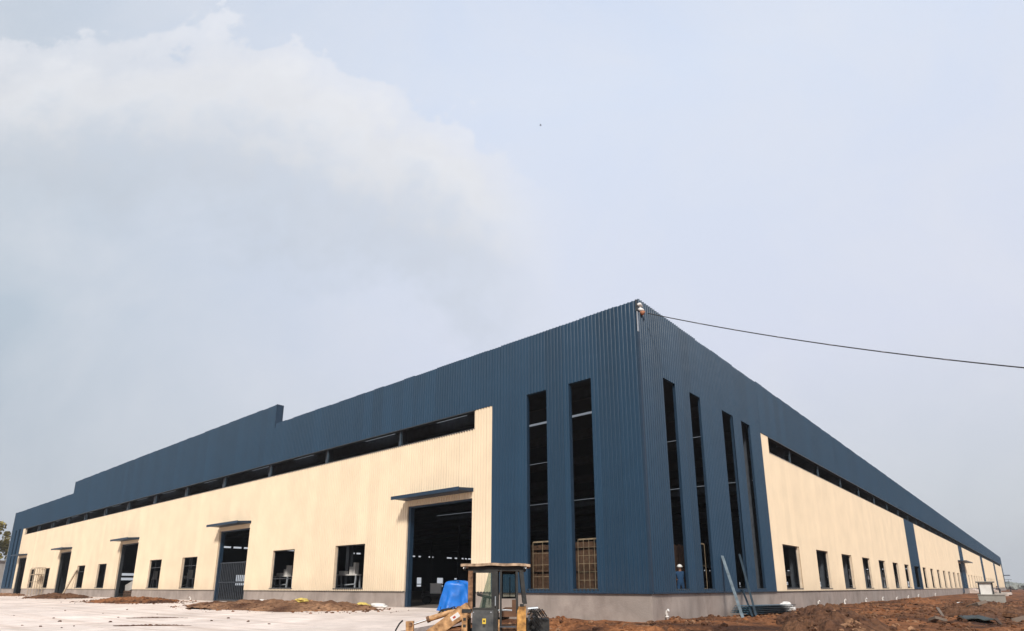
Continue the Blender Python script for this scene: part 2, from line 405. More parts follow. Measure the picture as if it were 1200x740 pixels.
# parapet return sheets at the two steps and top cappings
for s in STEPS:
    mb = MB(); mb.box(-s - .02, -s + .02, -.12, .5, Z10 - .3, 16.29, 'blue_trim'); mb.build('parapet_return', fac)
# corner flashing: the joint gapes, pale near the top, dark below
mb = MB(); mb.box(-.02, .075, -.085, .05, 1.39, 13.0, 'blue_trim'); mb.box(.05, .085, -.088, .0, 13.0, 14.0, 'steel_light'); mb.box(-.02, .06, -.06, .05, 14.05, 14.62, 'frame')
mb.build('corner_flashing', fac)
mb = MB(); mb.box(-LX - .12, -LX, -.13, .3, 1.39, 14.75, 'steel_light'); mb.build('corner_flashing', fac)

# strip-opening posts
def strip_posts(face, a, b, step):
    s = a; pw = .10
    while s < b:
        mb = MB(); P = [at(face, s, -.16, ZB), at(face, s + pw, -.16, ZB), at(face, s + pw, -.05, ZB), at(face, s, -.05, ZB)]
        mb.hexa(P + [(p[0], p[1], ZT) for p in P], 'purlin'); mb.build('strip_post', fac); s += step
strip_posts(0, 17.0, 116, 8.25); strip_posts(1, 22.0, 322, 7.4)

# window frames
def window(face, a, b, z0, z1, transom, mull, o=-.13, m='frame', reveal=None):
    w = b - a; t = .06
    if m == 'blue_trim': t, o = .022, -.02
    def bx(mb, s0, s1, q0, q1, d=.05, oo=0):
        P = [at(face, s0, o - d + oo, q0), at(face, s1, o - d + oo, q0), at(face, s1, o + oo, q0), at(face, s0, o + oo, q0)]
        mb.hexa(P + [(p[0], p[1], q1) for p in P], m)
    mb = MB()
    bx(mb, a, a + t, z0, z1); bx(mb, b - t, b, z0, z1); bx(mb, a + t, b - t, z0, z0 + t); bx(mb, a + t, b - t, z1 - t, z1)
    fo = mb.build('window', fac)
    if transom or mull:
        mb = MB()
        for q in transom: bx(mb, a + t, b - t, z0 + (z1 - z0) * q - .03, z0 + (z1 - z0) * q + .03, .04, -.004)
        for q in mull: bx(mb, a + w * q - .025, a + w * q + .025, z0 + t, z1 - t, .03, -.006)
        mb.build('glazing_bar', fo)
    mb = MB()      # sill
    P = [at(face, a - .03, -.2, z0 - .05), at(face, b + .03, -.2, z0 - .05), at(face, b + .03, .075, z0 - .05), at(face, a - .03, .075, z0 - .05)]
    mb.hexa(P + [(p[0], p[1], z0 + .012) for p in P], 'blue_trim' if m == 'purlin' else 'frame'); mb.build('sill', fo)
    return fo
for i, (a, b, z0, z1) in enumerate(hl_win): window(0, a, b, z0, z1, [.72] if i in (2, 3, 5) else ([.25] if i == 1 else []), [.62] if i in (2, 3) else [])
for i, (a, b, z0, z1) in enumerate(hr_win): window(1, a, b, z0, z1, [], [])
window(1, 71.3, 76.0, ZW0, ZW1, [], [], m='purlin')
for a, b, z0, z1 in hl_narrow: window(0, a, b, z0, z1, [], [], m='blue_trim')
for a, b, z0, z1 in hl_end: window(0, a, b, z0, z1, [], [], m='blue_trim')
for a, b, z0, z1 in hr_narrow: window(1, a, b, z0, z1, [], [], m='blue_trim')
# doors: blue jambs, head, canopy, some with a gate
def door(face, a, b, z0, z1, gate, canopy):
    mb = MB()
    for s0, s1, q0, q1 in ((a + .01, a + .09, z0, z1), (b - .22, b - .01, z0, z1), (a + .09, b - .22, z1 - .10, z1 - .005)):
        P = [at(face, s0, -.34, q0), at(face, s1, -.34, q0), at(face, s1, -.06, q0), at(face, s0, -.06, q0)]
        mb.hexa(P + [(p[0], p[1], q1) for p in P], 'blue_trim' if gate is not None else 'frame')
    fo = mb.build('door_frame', fac)
    if gate:
        mb = MB(); n = 16
        for i in range(n + 1):
            s = a + .2 + (b - a - .4) * i / n; mb.bar(at(face, s, -.2, z0 + .05), at(face, s, -.2, z0 + 3.1), .045, .045, 'steel')
        for q in (z0 + .1, z0 + 1.5, z0 + 3.1): mb.bar(at(face, a + .2, -.26, q), at(face, b - .2, -.26, q), .06, .07, 'steel')
        mb.build('gate', fo)
    c0, c1, cz, dp = canopy
    mb = MB()
    P = [at(face, c0, .04, cz - .02), at(face, c1, .04, cz - .02), at(face, c1, dp, cz - .02), at(face, c0, dp, cz - .02)]
    T = [at(face, c0, .04, cz + .2), at(face, c1, .04, cz + .2), at(face, c1, dp, cz + .1), at(face, c0, dp, cz + .1)]
    mb.hexa(P + T, 'blue_trim')
    cn = mb.build('canopy', fac)
    mb = MB()   # folded edge of the canopy
    P = [at(face, c0 - .02, dp, cz - .07), at(face, c1 + .02, dp, cz - .07), at(face, c1 + .02, dp + .04, cz - .07), at(face, c0 - .02, dp + .04, cz - .07)]
    mb.hexa(P + [(p[0], p[1], cz + .13) for p in P], 'blue_trim'); mb.build('canopy_edge', cn)
for i, (a, b, z0, z1) in enumerate(hl_door): door(0, a, b, .48, z1, (False, True, None, None, None)[i], (a - .05, b + .15, 6.66, 1.15))
door(1, 131.4, 136.7, .48, 6.4, False, (131, 146, 6.75, 1.5))
mb = MB(); mb.box(-.3, -.1, 131.4, 136.7, .48, 4.6, 'blue_trim'); mb.build('door_panel', fac)

# far walls (seen through the openings from inside), plain sheets with the same openings
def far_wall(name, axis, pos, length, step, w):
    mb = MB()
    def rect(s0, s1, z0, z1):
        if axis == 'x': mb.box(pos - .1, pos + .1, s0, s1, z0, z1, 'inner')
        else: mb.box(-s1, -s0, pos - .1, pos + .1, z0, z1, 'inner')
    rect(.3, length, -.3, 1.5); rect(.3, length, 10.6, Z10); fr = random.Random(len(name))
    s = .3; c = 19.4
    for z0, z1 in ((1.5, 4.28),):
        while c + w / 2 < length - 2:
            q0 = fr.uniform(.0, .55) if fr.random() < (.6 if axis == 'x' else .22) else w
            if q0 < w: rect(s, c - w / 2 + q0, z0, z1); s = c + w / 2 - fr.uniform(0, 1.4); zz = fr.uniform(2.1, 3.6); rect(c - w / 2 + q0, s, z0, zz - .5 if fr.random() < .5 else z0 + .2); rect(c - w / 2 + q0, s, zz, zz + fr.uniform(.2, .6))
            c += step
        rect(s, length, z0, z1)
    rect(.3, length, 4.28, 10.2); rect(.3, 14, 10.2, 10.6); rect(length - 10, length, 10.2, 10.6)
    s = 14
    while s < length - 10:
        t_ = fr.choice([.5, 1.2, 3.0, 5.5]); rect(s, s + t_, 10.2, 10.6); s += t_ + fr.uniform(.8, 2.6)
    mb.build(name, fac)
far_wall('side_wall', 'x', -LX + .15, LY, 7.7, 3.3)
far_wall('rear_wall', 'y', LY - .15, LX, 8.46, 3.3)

# roof sheet with translucent strips, rafters, columns
mb = MB(); sk = MB(); y = .3; rows = [3.2, 8.2] + [19.2 + 11 * k for k in range(40)]; ns = rows.pop(0); sr = random.Random(31)
while y < LY - .3:
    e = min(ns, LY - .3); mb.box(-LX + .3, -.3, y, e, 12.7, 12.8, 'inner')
    if ns < LY - 3:
        xq = -4. if ns > 4 else -15.; mb.box(xq, -4, ns + .25, ns + .8, 12.72, 12.79, 'inner') if xq < -4 else None
        while xq > -LX + 10:
            ln = sr.uniform(7, 26) if ns > 4 else sr.uniform(3, 5); xe = max(xq - ln, -LX + 4.5); sk.box(xe, xq, ns + .25, ns + .8, 12.74, 12.77, 'skylight'); xq = xe - (sr.uniform(1, 8) if ns > 4 else sr.uniform(4, 9)); mb.box(xq, xe, ns + .25, ns + .8, 12.72, 12.79, 'inner')
        mb.box(-LX + 4, xq, ns + .25, ns + .8, 12.72, 12.79, 'inner'); mb.box(-LX + 4, -4, ns, ns + .25, 12.7, 12.8, 'inner'); mb.box(-LX + 4, -4, ns + .8, ns + 1.1, 12.7, 12.8, 'inner')
        mb.box(-LX + .3, -LX + 4, ns, ns + 1.1, 12.7, 12.8, 'inner'); mb.box(-4, -.3, ns, ns + 1.1, 12.7, 12.8, 'inner')
    y = ns + 1.1; ns = rows.pop(0)
    if e >= LY - .3: break
rf = mb.build('roof', fac); sko = sk.build('skylight', rf); sko['kind'] = 'stuff'
cmesh = None
def column(x, y, big=False):
    global cmesh
    if cmesh is None:
        mb = MB(); mb.box(-.2, .2, -.22, -.2, .4, 12.4, 'steel'); mb.box(-.2, .2, .2, .22, .4, 12.4, 'steel'); mb.box(-.012, .012, -.2, .2, .4, 12.4, 'steel')
        o = mb.build('column', fac, loc=(x, y, 0)); cmesh = o.data
    else:
        o = bpy.data.objects.new('column', cmesh); COL.objects.link(o); o.parent = fac; o.location = (x, y, 0)
for k in range(14): column(-(9 + BAY * k), .62)
for k in range(40): column(-.65, 14.5 + 7.5 * k)
for x in (-32, -64, -96):
    for k in range(14): column(x, 7 + 22 * k)
rmesh = None
for k in range(42):
    y = 4 + 7.7 * k
    if rmesh is None:
        mb = MB(); mb.box(-LX + .4, -.4, -.01, .01, 11.95, 12.65, 'steel'); mb.box(-LX + .4, -.4, -.13, .13, 11.93, 11.95, 'steel')
        for x in range(-124, -2, 6): mb.bar((x, 0, 12.0), (x + 3, 0, 12.6), .04, .04, 'steel')
        o = mb.build('rafter', fac, loc=(0, y, 0)); rmesh = o.data
    else:
        o = bpy.data.objects.new('rafter', rmesh); COL.objects.link(o); o.parent = fac; o.location = (0, y, 0)

# inside: floor, brown boarded partition behind the corner windows, light lattice in their lower part
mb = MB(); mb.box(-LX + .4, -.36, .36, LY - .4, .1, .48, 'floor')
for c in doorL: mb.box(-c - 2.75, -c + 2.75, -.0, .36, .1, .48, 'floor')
tag(mb.build('floor'), kind='structure')
mb = MB(); rr = random.Random(3)
def boards(p0, p1, n):
    p0 = Vector(p0); p1 = Vector(p1)
    for i in range(n):
        a = p0.lerp(p1, i / n); b = p0.lerp(p1, (i + .9) / n); d = rr.uniform(-.02, .02); h = 3.72 + rr.uniform(-.05, .03)
        mb.bar((a.x, a.y + d, (h + .48) / 2), (b.x, b.y + d, (h + .48) / 2), .05, h - .48, 'plywood')
boards((-8.6, 1.6, 0), (-1.7, 1.6, 0), 26)
boards((-1.7, 4.35, 0), (-1.7, 7.5, 0), 12)
for q in (1.3, 2.4, 3.5): mb.bar((-8.6, 1.5, q), (-1.75, 1.5, q), .05, .1, 'plywood')
tag(mb.build('board_partition'), 'brown upright board partition seen inside the tall corner windows', 'partition')
def lattice(face, a, b, zt, nv, nh):
    mb = MB(); o = -.32
    for i in range(nv + 1):
        s = a + .05 + (b - a - .1) * i / nv; mb.bar(at(face, s, o, ZN0), at(face, s, o, zt), .026 if i in (0, nv) else .014, .02, 'lattice')
    for j in range(nh + 1):
        z = ZN0 + .03 + (zt - ZN0 - .03) * j / nh; mb.bar(at(face, a + .05, o - .03, z), at(face, b - .05, o - .03, z), .03, .018 if j < nh else .07, 'lattice')
    return mb
L3 = []
for f_, (a, b), zt, nv, nh, lb in ((0, narrowL[0], 3.75, 4, 6, 'pale lattice frame filling the foot of the sunlit tall window next to the building corner'),
                               (0, narrowL[1], 3.75, 2, 4, 'pale lattice frame at the foot of the tall window behind the loader cab'),
                               (1, narrowR[1], 3.7, 1, 2, 'slim pale frame in the foot of the second tall window past the corner')):
    tag(lattice(f_, a, b, zt, nv, nh).build('lattice_frame'), lb, 'lattice frame', 'lattice frames in the tall windows')
mb = MB(); mb.box(-1.3, -.2, 3.0, 4.25, .48, .80, 'plywood'); mb.box(-1.35, -.16, 2.95, 4.3, .80, .84, 'timber')
tag(mb.build('work_platform'), 'low timber work platform under the worker inside the tall window', 'platform')

tr = None  # pale trestles and white panels added to put bright spots in the dark openings
def trestle(x, y, rz, lb):
    global tr
    if tr is None:
        tr = empty('bright_spot_trestle', (x, y, .48), lb, 'trestle', 'pale trestles added for bright spots inside the hall', rz)
        for sx in (-.8, .8):
            for sy in (-.35, .35): mb = MB(); mb.bar((sx, sy, 0), (sx, sy * .6, 1.9), .09, .09, 'steel_light'); mb.build('leg', tr)
        mb = MB(); mb.bar((-.9, 0, 1.93), (.9, 0, 1.93), .5, .07, 'white'); mb.build('top', tr)
        for q, (px_, w_) in enumerate(((-.45, .5), (.35, .3), (.6, .16))): mb = MB(); mb.box(px_ - w_ / 2, px_ + w_ / 2, -.2, .2, 1.97, 2.2 + .28 * q, 'white'); mb.build('bright_spot_panel', tr)
        for z in (.5, 1.2): mb = MB(); mb.bar((-.85, -.3, z), (.85, -.3, z + .12), .05, .07, 'steel_light'); mb.build('rail', tr)
        o = tr
    else:
        o = copy_tree(tr); o.location = (x, y, .48); o.rotation_euler = (0, 0, rz); o['label'] = lb
ordn = ['first', 'second', 'third', 'fourth', 'fifth', 'sixth']
for k, c in enumerate(winL[:4]): trestle(-c - 1.7 * (c + 12.2) / 23 + .3 * (k % 2), 1.7, .3 - .2 * k, 'pale trestle added for bright spots inside the %s window of the sunlit facade from the corner' % ordn[k])
for k in range(6): c = 19.6 + 7.68 * k; trestle(-1.6, c + 1.6 * (c + 23) / 12.2 - .3, 1.45, 'pale trestle added for bright spots inside the %s square window of the shaded facade' % ordn[k])
# ------------------------------------------------------------------ people
def person(name, label, loc, rz, pose, mats, parts=True, group=None):
    """one skinned body; pose = dict of joints (x right, y forward, z up)"""
    J = {'pelvis': (0, 0, .95), 'waist': (0, 0, 1.1), 'chest': (0, .01, 1.32), 'neck': (0, .0, 1.47), 'chin': (0, .02, 1.54), 'head': (0, .025, 1.64), 'crown': (0, .015, 1.71),
         'hl': (-.1, 0, .9), 'kl': (-.11, .03, .5), 'al': (-.12, -.01, .09), 'tl': (-.13, .14, .04), 'hr': (.1, 0, .9), 'kr': (.11, .03, .5), 'ar': (.12, -.01, .09), 'tr': (.13, .14, .04),
         'sl': (-.19, 0, 1.41), 'el': (-.25, -.02, 1.13), 'wl': (-.26, .1, .89), 'pl': (-.26, .13, .82), 'sr': (.19, 0, 1.41), 'er': (.25, -.02, 1.13), 'wr': (.26, .1, .89), 'pr': (.26, .13, .82)}
    J.update(pose)
    rad = {'pelvis': .155, 'waist': .14, 'chest': .16, 'neck': .058, 'chin': .075, 'head': .098, 'crown': .075, 'hl': .1, 'kl': .066, 'al': .048, 'tl': .04, 'hr': .1, 'kr': .066, 'ar': .048, 'tr': .04,
           'sl': .072, 'el': .05, 'wl': .032, 'pl': .036, 'sr': .072, 'er': .05, 'wr': .032, 'pr': .036}
    names = list(J); vs = [J[n] for n in names]; rs = [rad[n] for n in names]
    E_ = [('pelvis', 'waist'), ('waist', 'chest'), ('chest', 'neck'), ('neck', 'chin'), ('chin', 'head'), ('head', 'crown')]
    for s in 'lr': E_ += [('pelvis', 'h' + s), ('h' + s, 'k' + s), ('k' + s, 'a' + s), ('a' + s, 't' + s), ('chest', 's' + s), ('s' + s, 'e' + s), ('e' + s, 'w' + s), ('w' + s, 'p' + s)]
    ed = [(names.index(a), names.index(b)) for a, b in E_]
    for s in 'lr':      # four fingers and a thumb per hand
        p = Vector(J['p' + s]); w = Vector(J['w' + s]); d = (p - w).normalized(); side = Vector((0, 1, 0)) if abs(d.y) < .7 else Vector((1, 0, 0)); side = (side - d * side.dot(d)).normalized()
        for j, ln in enumerate((.07, .08, .075, .055)):
            b = p + side * (j - 1.5) * .021; i0 = len(vs)
            for t in (.4, 1.): vs.append(tuple(b + d * ln * t)); rs.append(.0095)
            ed += [(names.index('p' + s), i0), (i0, i0 + 1)]
        i0 = len(vs); vs.append(tuple(p - d * .01 + side * .045)); rs.append(.011); vs.append(tuple(p + d * .03 + side * .06)); rs.append(.010)
        ed += [(names.index('p' + s), i0), (i0, i0 + 1)]
    me = bpy.data.meshes.new('body'); me.from_pydata(vs, ed, []); o = bpy.data.objects.new('tmp', me); COL.objects.link(o)
    sk = o.modifiers.new('s', 'SKIN'); sk.use_smooth_shade = True
    for i, sv in enumerate(me.skin_vertices[0].data): sv.radius = (rs[i], rs[i]); sv.use_root = (i == 0)
    o.modifiers.new('sub', 'SUBSURF').levels = 1
    dg = bpy.context.evaluated_depsgraph_get(); m2 = bpy.data.meshes.new_from_object(o.evaluated_get(dg)); bpy.data.objects.remove(o)
    for m in mats: m2.materials.append(M[m])
    root = empty(name, loc, label, 'person', group, rz)
    hz = J['chin'][2] - .06
    for p in m2.polygons:
        c = p.center; hand = min((c - Vector(J['p' + s])).length for s in 'lr') < .11
        p.material_index = 0 if (c.z > hz and abs(c.x - J['head'][0]) < .16) or hand else (1 if c.z > .93 else (2 if c.z > .1 else 3)); p.use_smooth = True
    b = bpy.data.objects.new('body', m2); COL.objects.link(b); b.parent = root
    h = Vector(J['head'])
    mb = MB()
    mb.lump((h.x, h.y + .105, h.z - .01), (.014, .022, .024), mats[0], 1, .1)
    for sx in (-1, 1): mb.lump((h.x + sx * .105, h.y - .005, h.z), (.012, .024, .034), mats[0], 2, .1)
    for sx in (-1, 1): mb.lump((h.x + sx * .036, h.y + .092, h.z + .018), (.013, .009, .008), 'black', 3, .1)
    mb.lump((h.x, h.y + .09, h.z - .055), (.026, .01, .007), 'copper', 4, .1)
    mb.build('face', root, True)
    return root, h
w1, h1 = person('person', 'worker in blue clothes and white helmet inside the first tall window past the building corner', (-.50, 3.78, .84), R(-150),
            {'wr': (.22, .3, 1.05), 'pr': (.2, .37, 1.08)}, ['skin', 'cloth_blue', 'cloth_blue', 'cloth_black'])
mb = MB(); mb.lump((h1.x, h1.y - .005, h1.z + .06), (.125, .145, .10), 'helmet', 5, .03, 2)
mb.tube([(h1.x + .13 * math.cos(a), h1.y + .01 + .165 * math.sin(a), h1.z + .035) for a in [i * math.pi / 8 for i in range(17)]], .014, 'helmet', 6)
mb.build('helmet', w1, True)
w2, h2 = person('person', 'person in dark clothes walking past the far end of the long shaded facade', (5.6, 200, .12), R(120),
            {'kl': (-.11, .16, .52), 'al': (-.12, .2, .1), 'tl': (-.13, .35, .06), 'kr': (.11, .02, .5), 'ar': (.12, -.25, .12), 'tr': (.13, -.12, .04)}, ['skin', 'cloth_black', 'cloth_black', 'cloth_black'])
mb = MB(); mb.lump((h2.x, h2.y - .015, h2.z + .04), (.108, .12, .09), 'black', 6, .08, 2); mb.build('hair', w2, True)
w3, h3 = person('person', 'person in dark clothes stooping by the steps beside the small booth', (6.25, 123, .12), R(60),
            {'chest': (0, .22, 1.26), 'neck': (0, .34, 1.36), 'chin': (0, .40, 1.41), 'head': (0, .43, 1.50), 'crown': (0, .45, 1.57), 'sl': (-.19, .28, 1.32), 'sr': (.19, .28, 1.32),
             'el': (-.23, .42, 1.08), 'er': (.23, .42, 1.08), 'wl': (-.2, .55, .9), 'pl': (-.2, .6, .85), 'wr': (.2, .55, .9), 'pr': (.2, .6, .85)}, ['skin', 'cloth_black', 'cloth_black', 'cloth_black'])
mb = MB(); mb.lump((h3.x, h3.y - .015, h3.z + .04), (.108, .12, .09), 'black', 7, .08, 2); mb.build('hair', w3, True)

# ------------------------------------------------------------------ ground
def fbm(x, y, s, o=4):
    v = 0; a = 1
    for i in range(o):
        v += a * noise.noise(Vector((x * s, y * s, 3.1 * i))); s *= 2.1; a *= .5
    return v
def pav_edge(y):           # x of the paving's right edge
    return -7.8 + .5 * min(-y, 12) * .95 + .15 * fbm(0, y, .7)
def pav_z(y): return .46 + .0135 * y if y > -30 else .055
def sm(a, b, t): t = max(0, min(1, (t - a) / (b - a))); return t * t * (3 - 2 * t)
def ground_z(x, y):
    d = math.hypot(x - CAM.x, y - CAM.y)
    z = .08 + .08 * fbm(x, y, .13, 3)
    if x > -6 and d < 190:
        z += .05 * fbm(x, y, .8, 3) + .06 * max(0, fbm(x + 9, y, 1.7, 3))
        near = 1 - sm(1.2, 6, x) if y > -2 else 0
        z += near * (.14 + .06 * fbm(y, x, .5)) * (.3 if 6 < y < 16 else 1)
    z -= .28 * (1 - sm(14, 24, d))
    if x < pav_edge(min(y, 0)) + .4 and y < 1.5 and y > -45 and x > -170: z = min(z, pav_z(min(y, 0)) - .12)
    if x < -.3 and .3 < y < LY: z = min(z, 0)
    # worn tracks running along the facade
    z -= .10 * math.exp(-((x - 7.5 - .8 * math.sin(y * .08)) / .5) ** 2) + .10 * math.exp(-((x - 9.6 - .8 * math.sin(y * .08)) / .5) ** 2)
    return z
def axis(lo, a, b, hi, st):
    v = []; q = a
    while q > lo: 
        v.append(q); q -= max(st, (a - q) * .22)
    v.append(lo); v.reverse(); q = a + st
    while q < b: v.append(q); q += st
    while q < hi: v.append(q); q += max(st, (q - b) * .12)
    v.append(hi); return v
xs = axis(-3000, -7, 22, 3000, .26); ys = axis(-3000, -14, 34, 3000, .26)
mb = MB(); nx = len(xs)
mb.v = [(x, y, ground_z(x, y) if abs(x) < 400 and abs(y) < 500 else .1) for y in ys for x in xs]
for j in range(len(ys) - 1):
    for i in range(nx - 1): mb.f.append((j * nx + i, j * nx + i + 1, (j + 1) * nx + i + 1, (j + 1) * nx + i))
mb.mats = ['soil']; mb.m = [0] * len(mb.f)
tag(mb.build('ground', smooth=True), kind='structure')
# concrete paving with real slab joints (narrow gaps between slabs would alias; joints are shallow steps)
mb = MB(); yy = [-.0, -4, -8, -12, -16, -20, -26, -34, -42]
for y0, y1 in zip(yy, yy[1:]):
    e0, e1 = pav_edge(y0), pav_edge(y1); x0 = min(e0, e1); k = 0
    P = [(e1, y1), (e0, y0)]
    xa = -160
    while xa < x0 - 5:
        xb = xa + 5 if xa + 10 < x0 else None
        dz = random.uniform(-.008, .008); g = .022
        a0, a1 = xa + g, (xb - g if xb is not None else None)
        bx0 = e0 if a1 is None else a1; bx1 = e1 if a1 is None else a1
        z0, z1 = pav_z(y0) + dz, pav_z(y1) + dz
        B = [(a0, y1 + g, z1 - .2), (bx1, y1 + g, z1 - .2), (bx0, y0 - g, z0 - .2), (a0, y0 - g, z0 - .2)]
        mb.hexa(B + [(p[0], p[1], p[2] + .2) for p in B], 'paving')
        if xb is None: break
        xa = xb
tag(mb.build('paving'), kind='structure')
mb = MB(); mb.poly([(-160, -42, -.01), (pav_edge(-42) - .1, -42, -.01), (pav_edge(-20) - .1, -20, .1), (pav_edge(-8) - .1, -8, .26), (pav_edge(0) - .1, 0, .38), (-160, 0, .38)], 'soil_pale')
tag(mb.build('paving_bed'), kind='structure')

# soil heaps
def heap(name, cx, cy, rx, ry, h, rot, m, seed, label, basez, group, rough=.5, n=64, ridge=0):
    mb = MB(); c, s = math.cos(rot), math.sin(rot)
    for j in range(n + 1):
        for i in range(n + 1):
            u = i / n * 2 - 1; v = j / n * 2 - 1; r = math.hypot(u, v)
            wob = 1 + .25 * fbm(u * 2 + seed, v * 2, .9, 3)
            t = max(0, 1 - (r * wob) ** 2)
            x = u * rx; y = v * ry; X = cx + c * x - s * y; Y = cy + s * x + c * y
            z = basez(X, Y) - .07 + h * t ** .9 * (1 + rough * fbm(X, Y, 1.3, 4)) + .07 * min(1, t * 6) * (1 + 1.3 * fbm(X, Y, 3.2, 4))
            mb.v.append((X, Y, z))
    for j in range(n):
        for i in range(n):
            a = j * (n + 1) + i; mb.f.append((a, a + 1, a + n + 2, a + n + 1))
    mb.mats = [m]; mb.m = [0] * len(mb.f)
    # clods resting on the heap
    for k in range(260):
        a = random.uniform(0, 6.28); q = random.random() ** .6 * .95
        x = math.cos(a) * q * rx; y = math.sin(a) * q * ry; X = cx + c * x - s * y; Y = cy + s * x + c * y
        t = max(0, 1 - q * q); sz = .03 + .13 * random.random() ** 2.5
        mb.lump((X, Y, basez(X, Y) + h * t ** .8 * .95), (sz, sz * random.uniform(.6, 1.2), sz * .7), random.choice([m, m, 'soil_dark', 'soil_pale']), k + seed, .5)
    return tag(mb.build(name, smooth=False), label, 'soil heap', group)
pz = lambda x, y: pav_z(min(y, 0))
G1 = 'soil heaps along the cream wall'
heap('soil_heap', -22.5, -4.3, 8.6, 3.5, .36, R(6), 'soil_pale', 1, 'long low brown soil heap with yellow bits between the first two big doors', pz, G1)
heap('soil_heap', -46, -4.6, 7.5, 3.0, .30, R(-4), 'soil', 2, 'reddish brown soil heap before the windows beyond the gated door', pz, G1)
heap('soil_heap', -72, -4.0, 6.5, 2.6, .42, 0, 'soil_dark', 3, 'dark brown soil heap by the white prop leaning near a narrow-looking far window', pz, G1)
heap('soil_heap', -100, -4.0, 7.5, 2.2, .28, 0, 'soil_pale', 4, 'greyish soil heap in front of the scaffold between the last two windows', pz, G1)
G2 = 'soil heaps along the shaded facade'
heap('soil_heap', 5.75, 3.2, 1.9, 4.2, .66, R(15), 'soil_dark', 5, 'large dark brown soil heap near the stack of blue sheets', ground_z, G2, .6)
heap('soil_heap', 6.7, 1.2, .8, 1.5, .42, R(14), 'soil_pale', 9, 'small pale sandy heap on the flank of the large dark heap', ground_z, G2, .4, 40)
heap('soil_heap', 9.2, 24.5, 2.2, 9.0, .5, R(4), 'soil_dark', 6, 'long dark soil heap strewn with rubble beyond the dark green tarpaulin', ground_z, G2, .8)
heap('soil_heap', 3.0, 48, 2.0, 11, .28, R(6), 'soil', 7, 'long red-brown soil heap against the plinth beyond the seventh window', ground_z, G2, .7)
heap('soil_heap', 1.4, -4.2, 3.6, 1.6, .22, R(10), 'soil', 8, 'low reddish soil heap at the foot of the building corner', ground_z, G2, .5)
# loose clods, too many to count
mb = MB(); rr = random.Random(11)
for k in range(9000):
    y = -9 + 70 * rr.random() ** 1.6; x = rr.uniform(-5.5 if y < 0 else .2, 14)
    if x < pav_edge(min(y, 0)) + .5 and y < 0: continue
    if fbm(x, y, .35, 2) + rr.uniform(-.5, .5) < -.1: continue
    sz = .03 + .12 * rr.random() ** 3.5
    mb.lump((x, y, ground_z(x, y) + sz * .25), (sz, sz * rr.uniform(.6, 1.3), sz * .7), rr.choice(['soil', 'soil_dark', 'soil_dark', 'soil_pale']), k, .5)
for hx, hy, hrx, hry in ((-22.5, -4.3, 8.6, 3.5), (-46, -4.6, 7.5, 3.0), (-72, -4, 6.5, 2.6), (-100, -4, 7.5, 2.2)):
    for k in range(420):
        a = rr.uniform(0, 6.28); q = rr.gauss(1.0, .16); x = hx + hrx * q * math.cos(a); y = hy + hry * q * math.sin(a)
        if y > -.45: continue
        sz = .02 + .09 * rr.random() ** 3; mb.lump((x, y, pav_z(y) + sz * .2), (sz, sz * rr.uniform(.6, 1.4), sz * .6), rr.choice(['soil', 'soil_dark', 'soil_pale']), k, .5)
tag(mb.build('soil_clods'), 'scattered soil clods on the churned ground', 'soil clods', kind='stuff')

# ------------------------------------------------------------------ things along the shaded facade
stub = empty('drain_stub', (0, 0, 0), 'x', 'drain pipe')
mb = MB(); mb.tube([(0, 0, -.2), (0, 0, .16), (.03, 0, .22), (.10, 0, .26)], .055, 'white', 10); mb.tube([(.085, 0, .253), (.13, 0, .275)], .07, 'white', 10); mb.build('pipe', stub, True)
mb = MB(); mb.tube([(0, 0, -.02), (0, 0, .03)], .075, 'white', 10); mb.build('collar', stub, True)
posn = [(.98, .38, 'white drain stub out of the plinth below the first tall window past the corner'), (24.1, .36, 'white drain stub just past the first square window on the shaded facade'), (31.7, .30, 'white drain stub between the second and third square windows of the shaded facade'),
        (39.5, .32, 'white drain stub between the third and fourth square windows of the shaded facade'), (47.2, .32, 'white drain stub between the fourth and fifth square windows of the shaded facade'), (54.8, .3, 'white drain stub between the fifth and sixth square windows of the shaded facade'),
        (62.5, .32, 'white drain stub between the sixth and seventh square windows of the shaded facade'), (70.4, .38, 'white drain stub below the first blue pilaster'), (87.0, .4, 'white drain stub beyond the first blue pilaster, past one more window')]
for i, (s, z, lb) in enumerate(posn):
    o = stub if i == 0 else copy_tree(stub); o.location = (.12, s, z); o['label'] = lb; o['group'] = 'white drain stubs along the plinth'; o.rotation_euler = (random.uniform(-.15, .15), random.uniform(-.1, .1), random.uniform(-.4, .4)); o.scale = (1, 1, random.uniform(.8, 1.2))
o = copy_tree(stub); o.location = (-44.6, -.5, .46); o.rotation_euler = (0, 0, R(-90)); o['label'] = 'white drain stub on the paving beside the gated door of the sunlit facade'; o['group'] = 'white drain stubs along the plinth'

# leaning purlins
def purlin(a, b, lb, w=.12, m='purlin'):
    mb = MB(); mb.bar(a, b, w, w * .75, m, up=(1, 0, 0)); a = Vector(a); b = Vector(b); d = (b - a).normalized()
    mb.bar(a + Vector((w * .45, -.01, 0)), b + Vector((w * .45, -.01, 0)), .015, w * 1.15, m, up=(1, 0, 0))
    tag(mb.build('steel_purlin'), lb, 'steel purlin', 'steel purlins leaning on the blue wall')
purlin((1.75, 5.1, .2), (.16, 7.3, 3.12), 'pale grey-blue steel purlin leaning on blue wall, the one nearer the building corner', .095, 'purlin_pale')
purlin((1.6, 7.25, .22), (.16, 9.7, 3.3), 'dark steel purlin leaning across the third tall window past the corner', .075)
purlin((1.45, 7.15, .22), (.1, 9.85, 1.45), 'short steel purlin leaning on the plinth top under the longer dark one', .07)
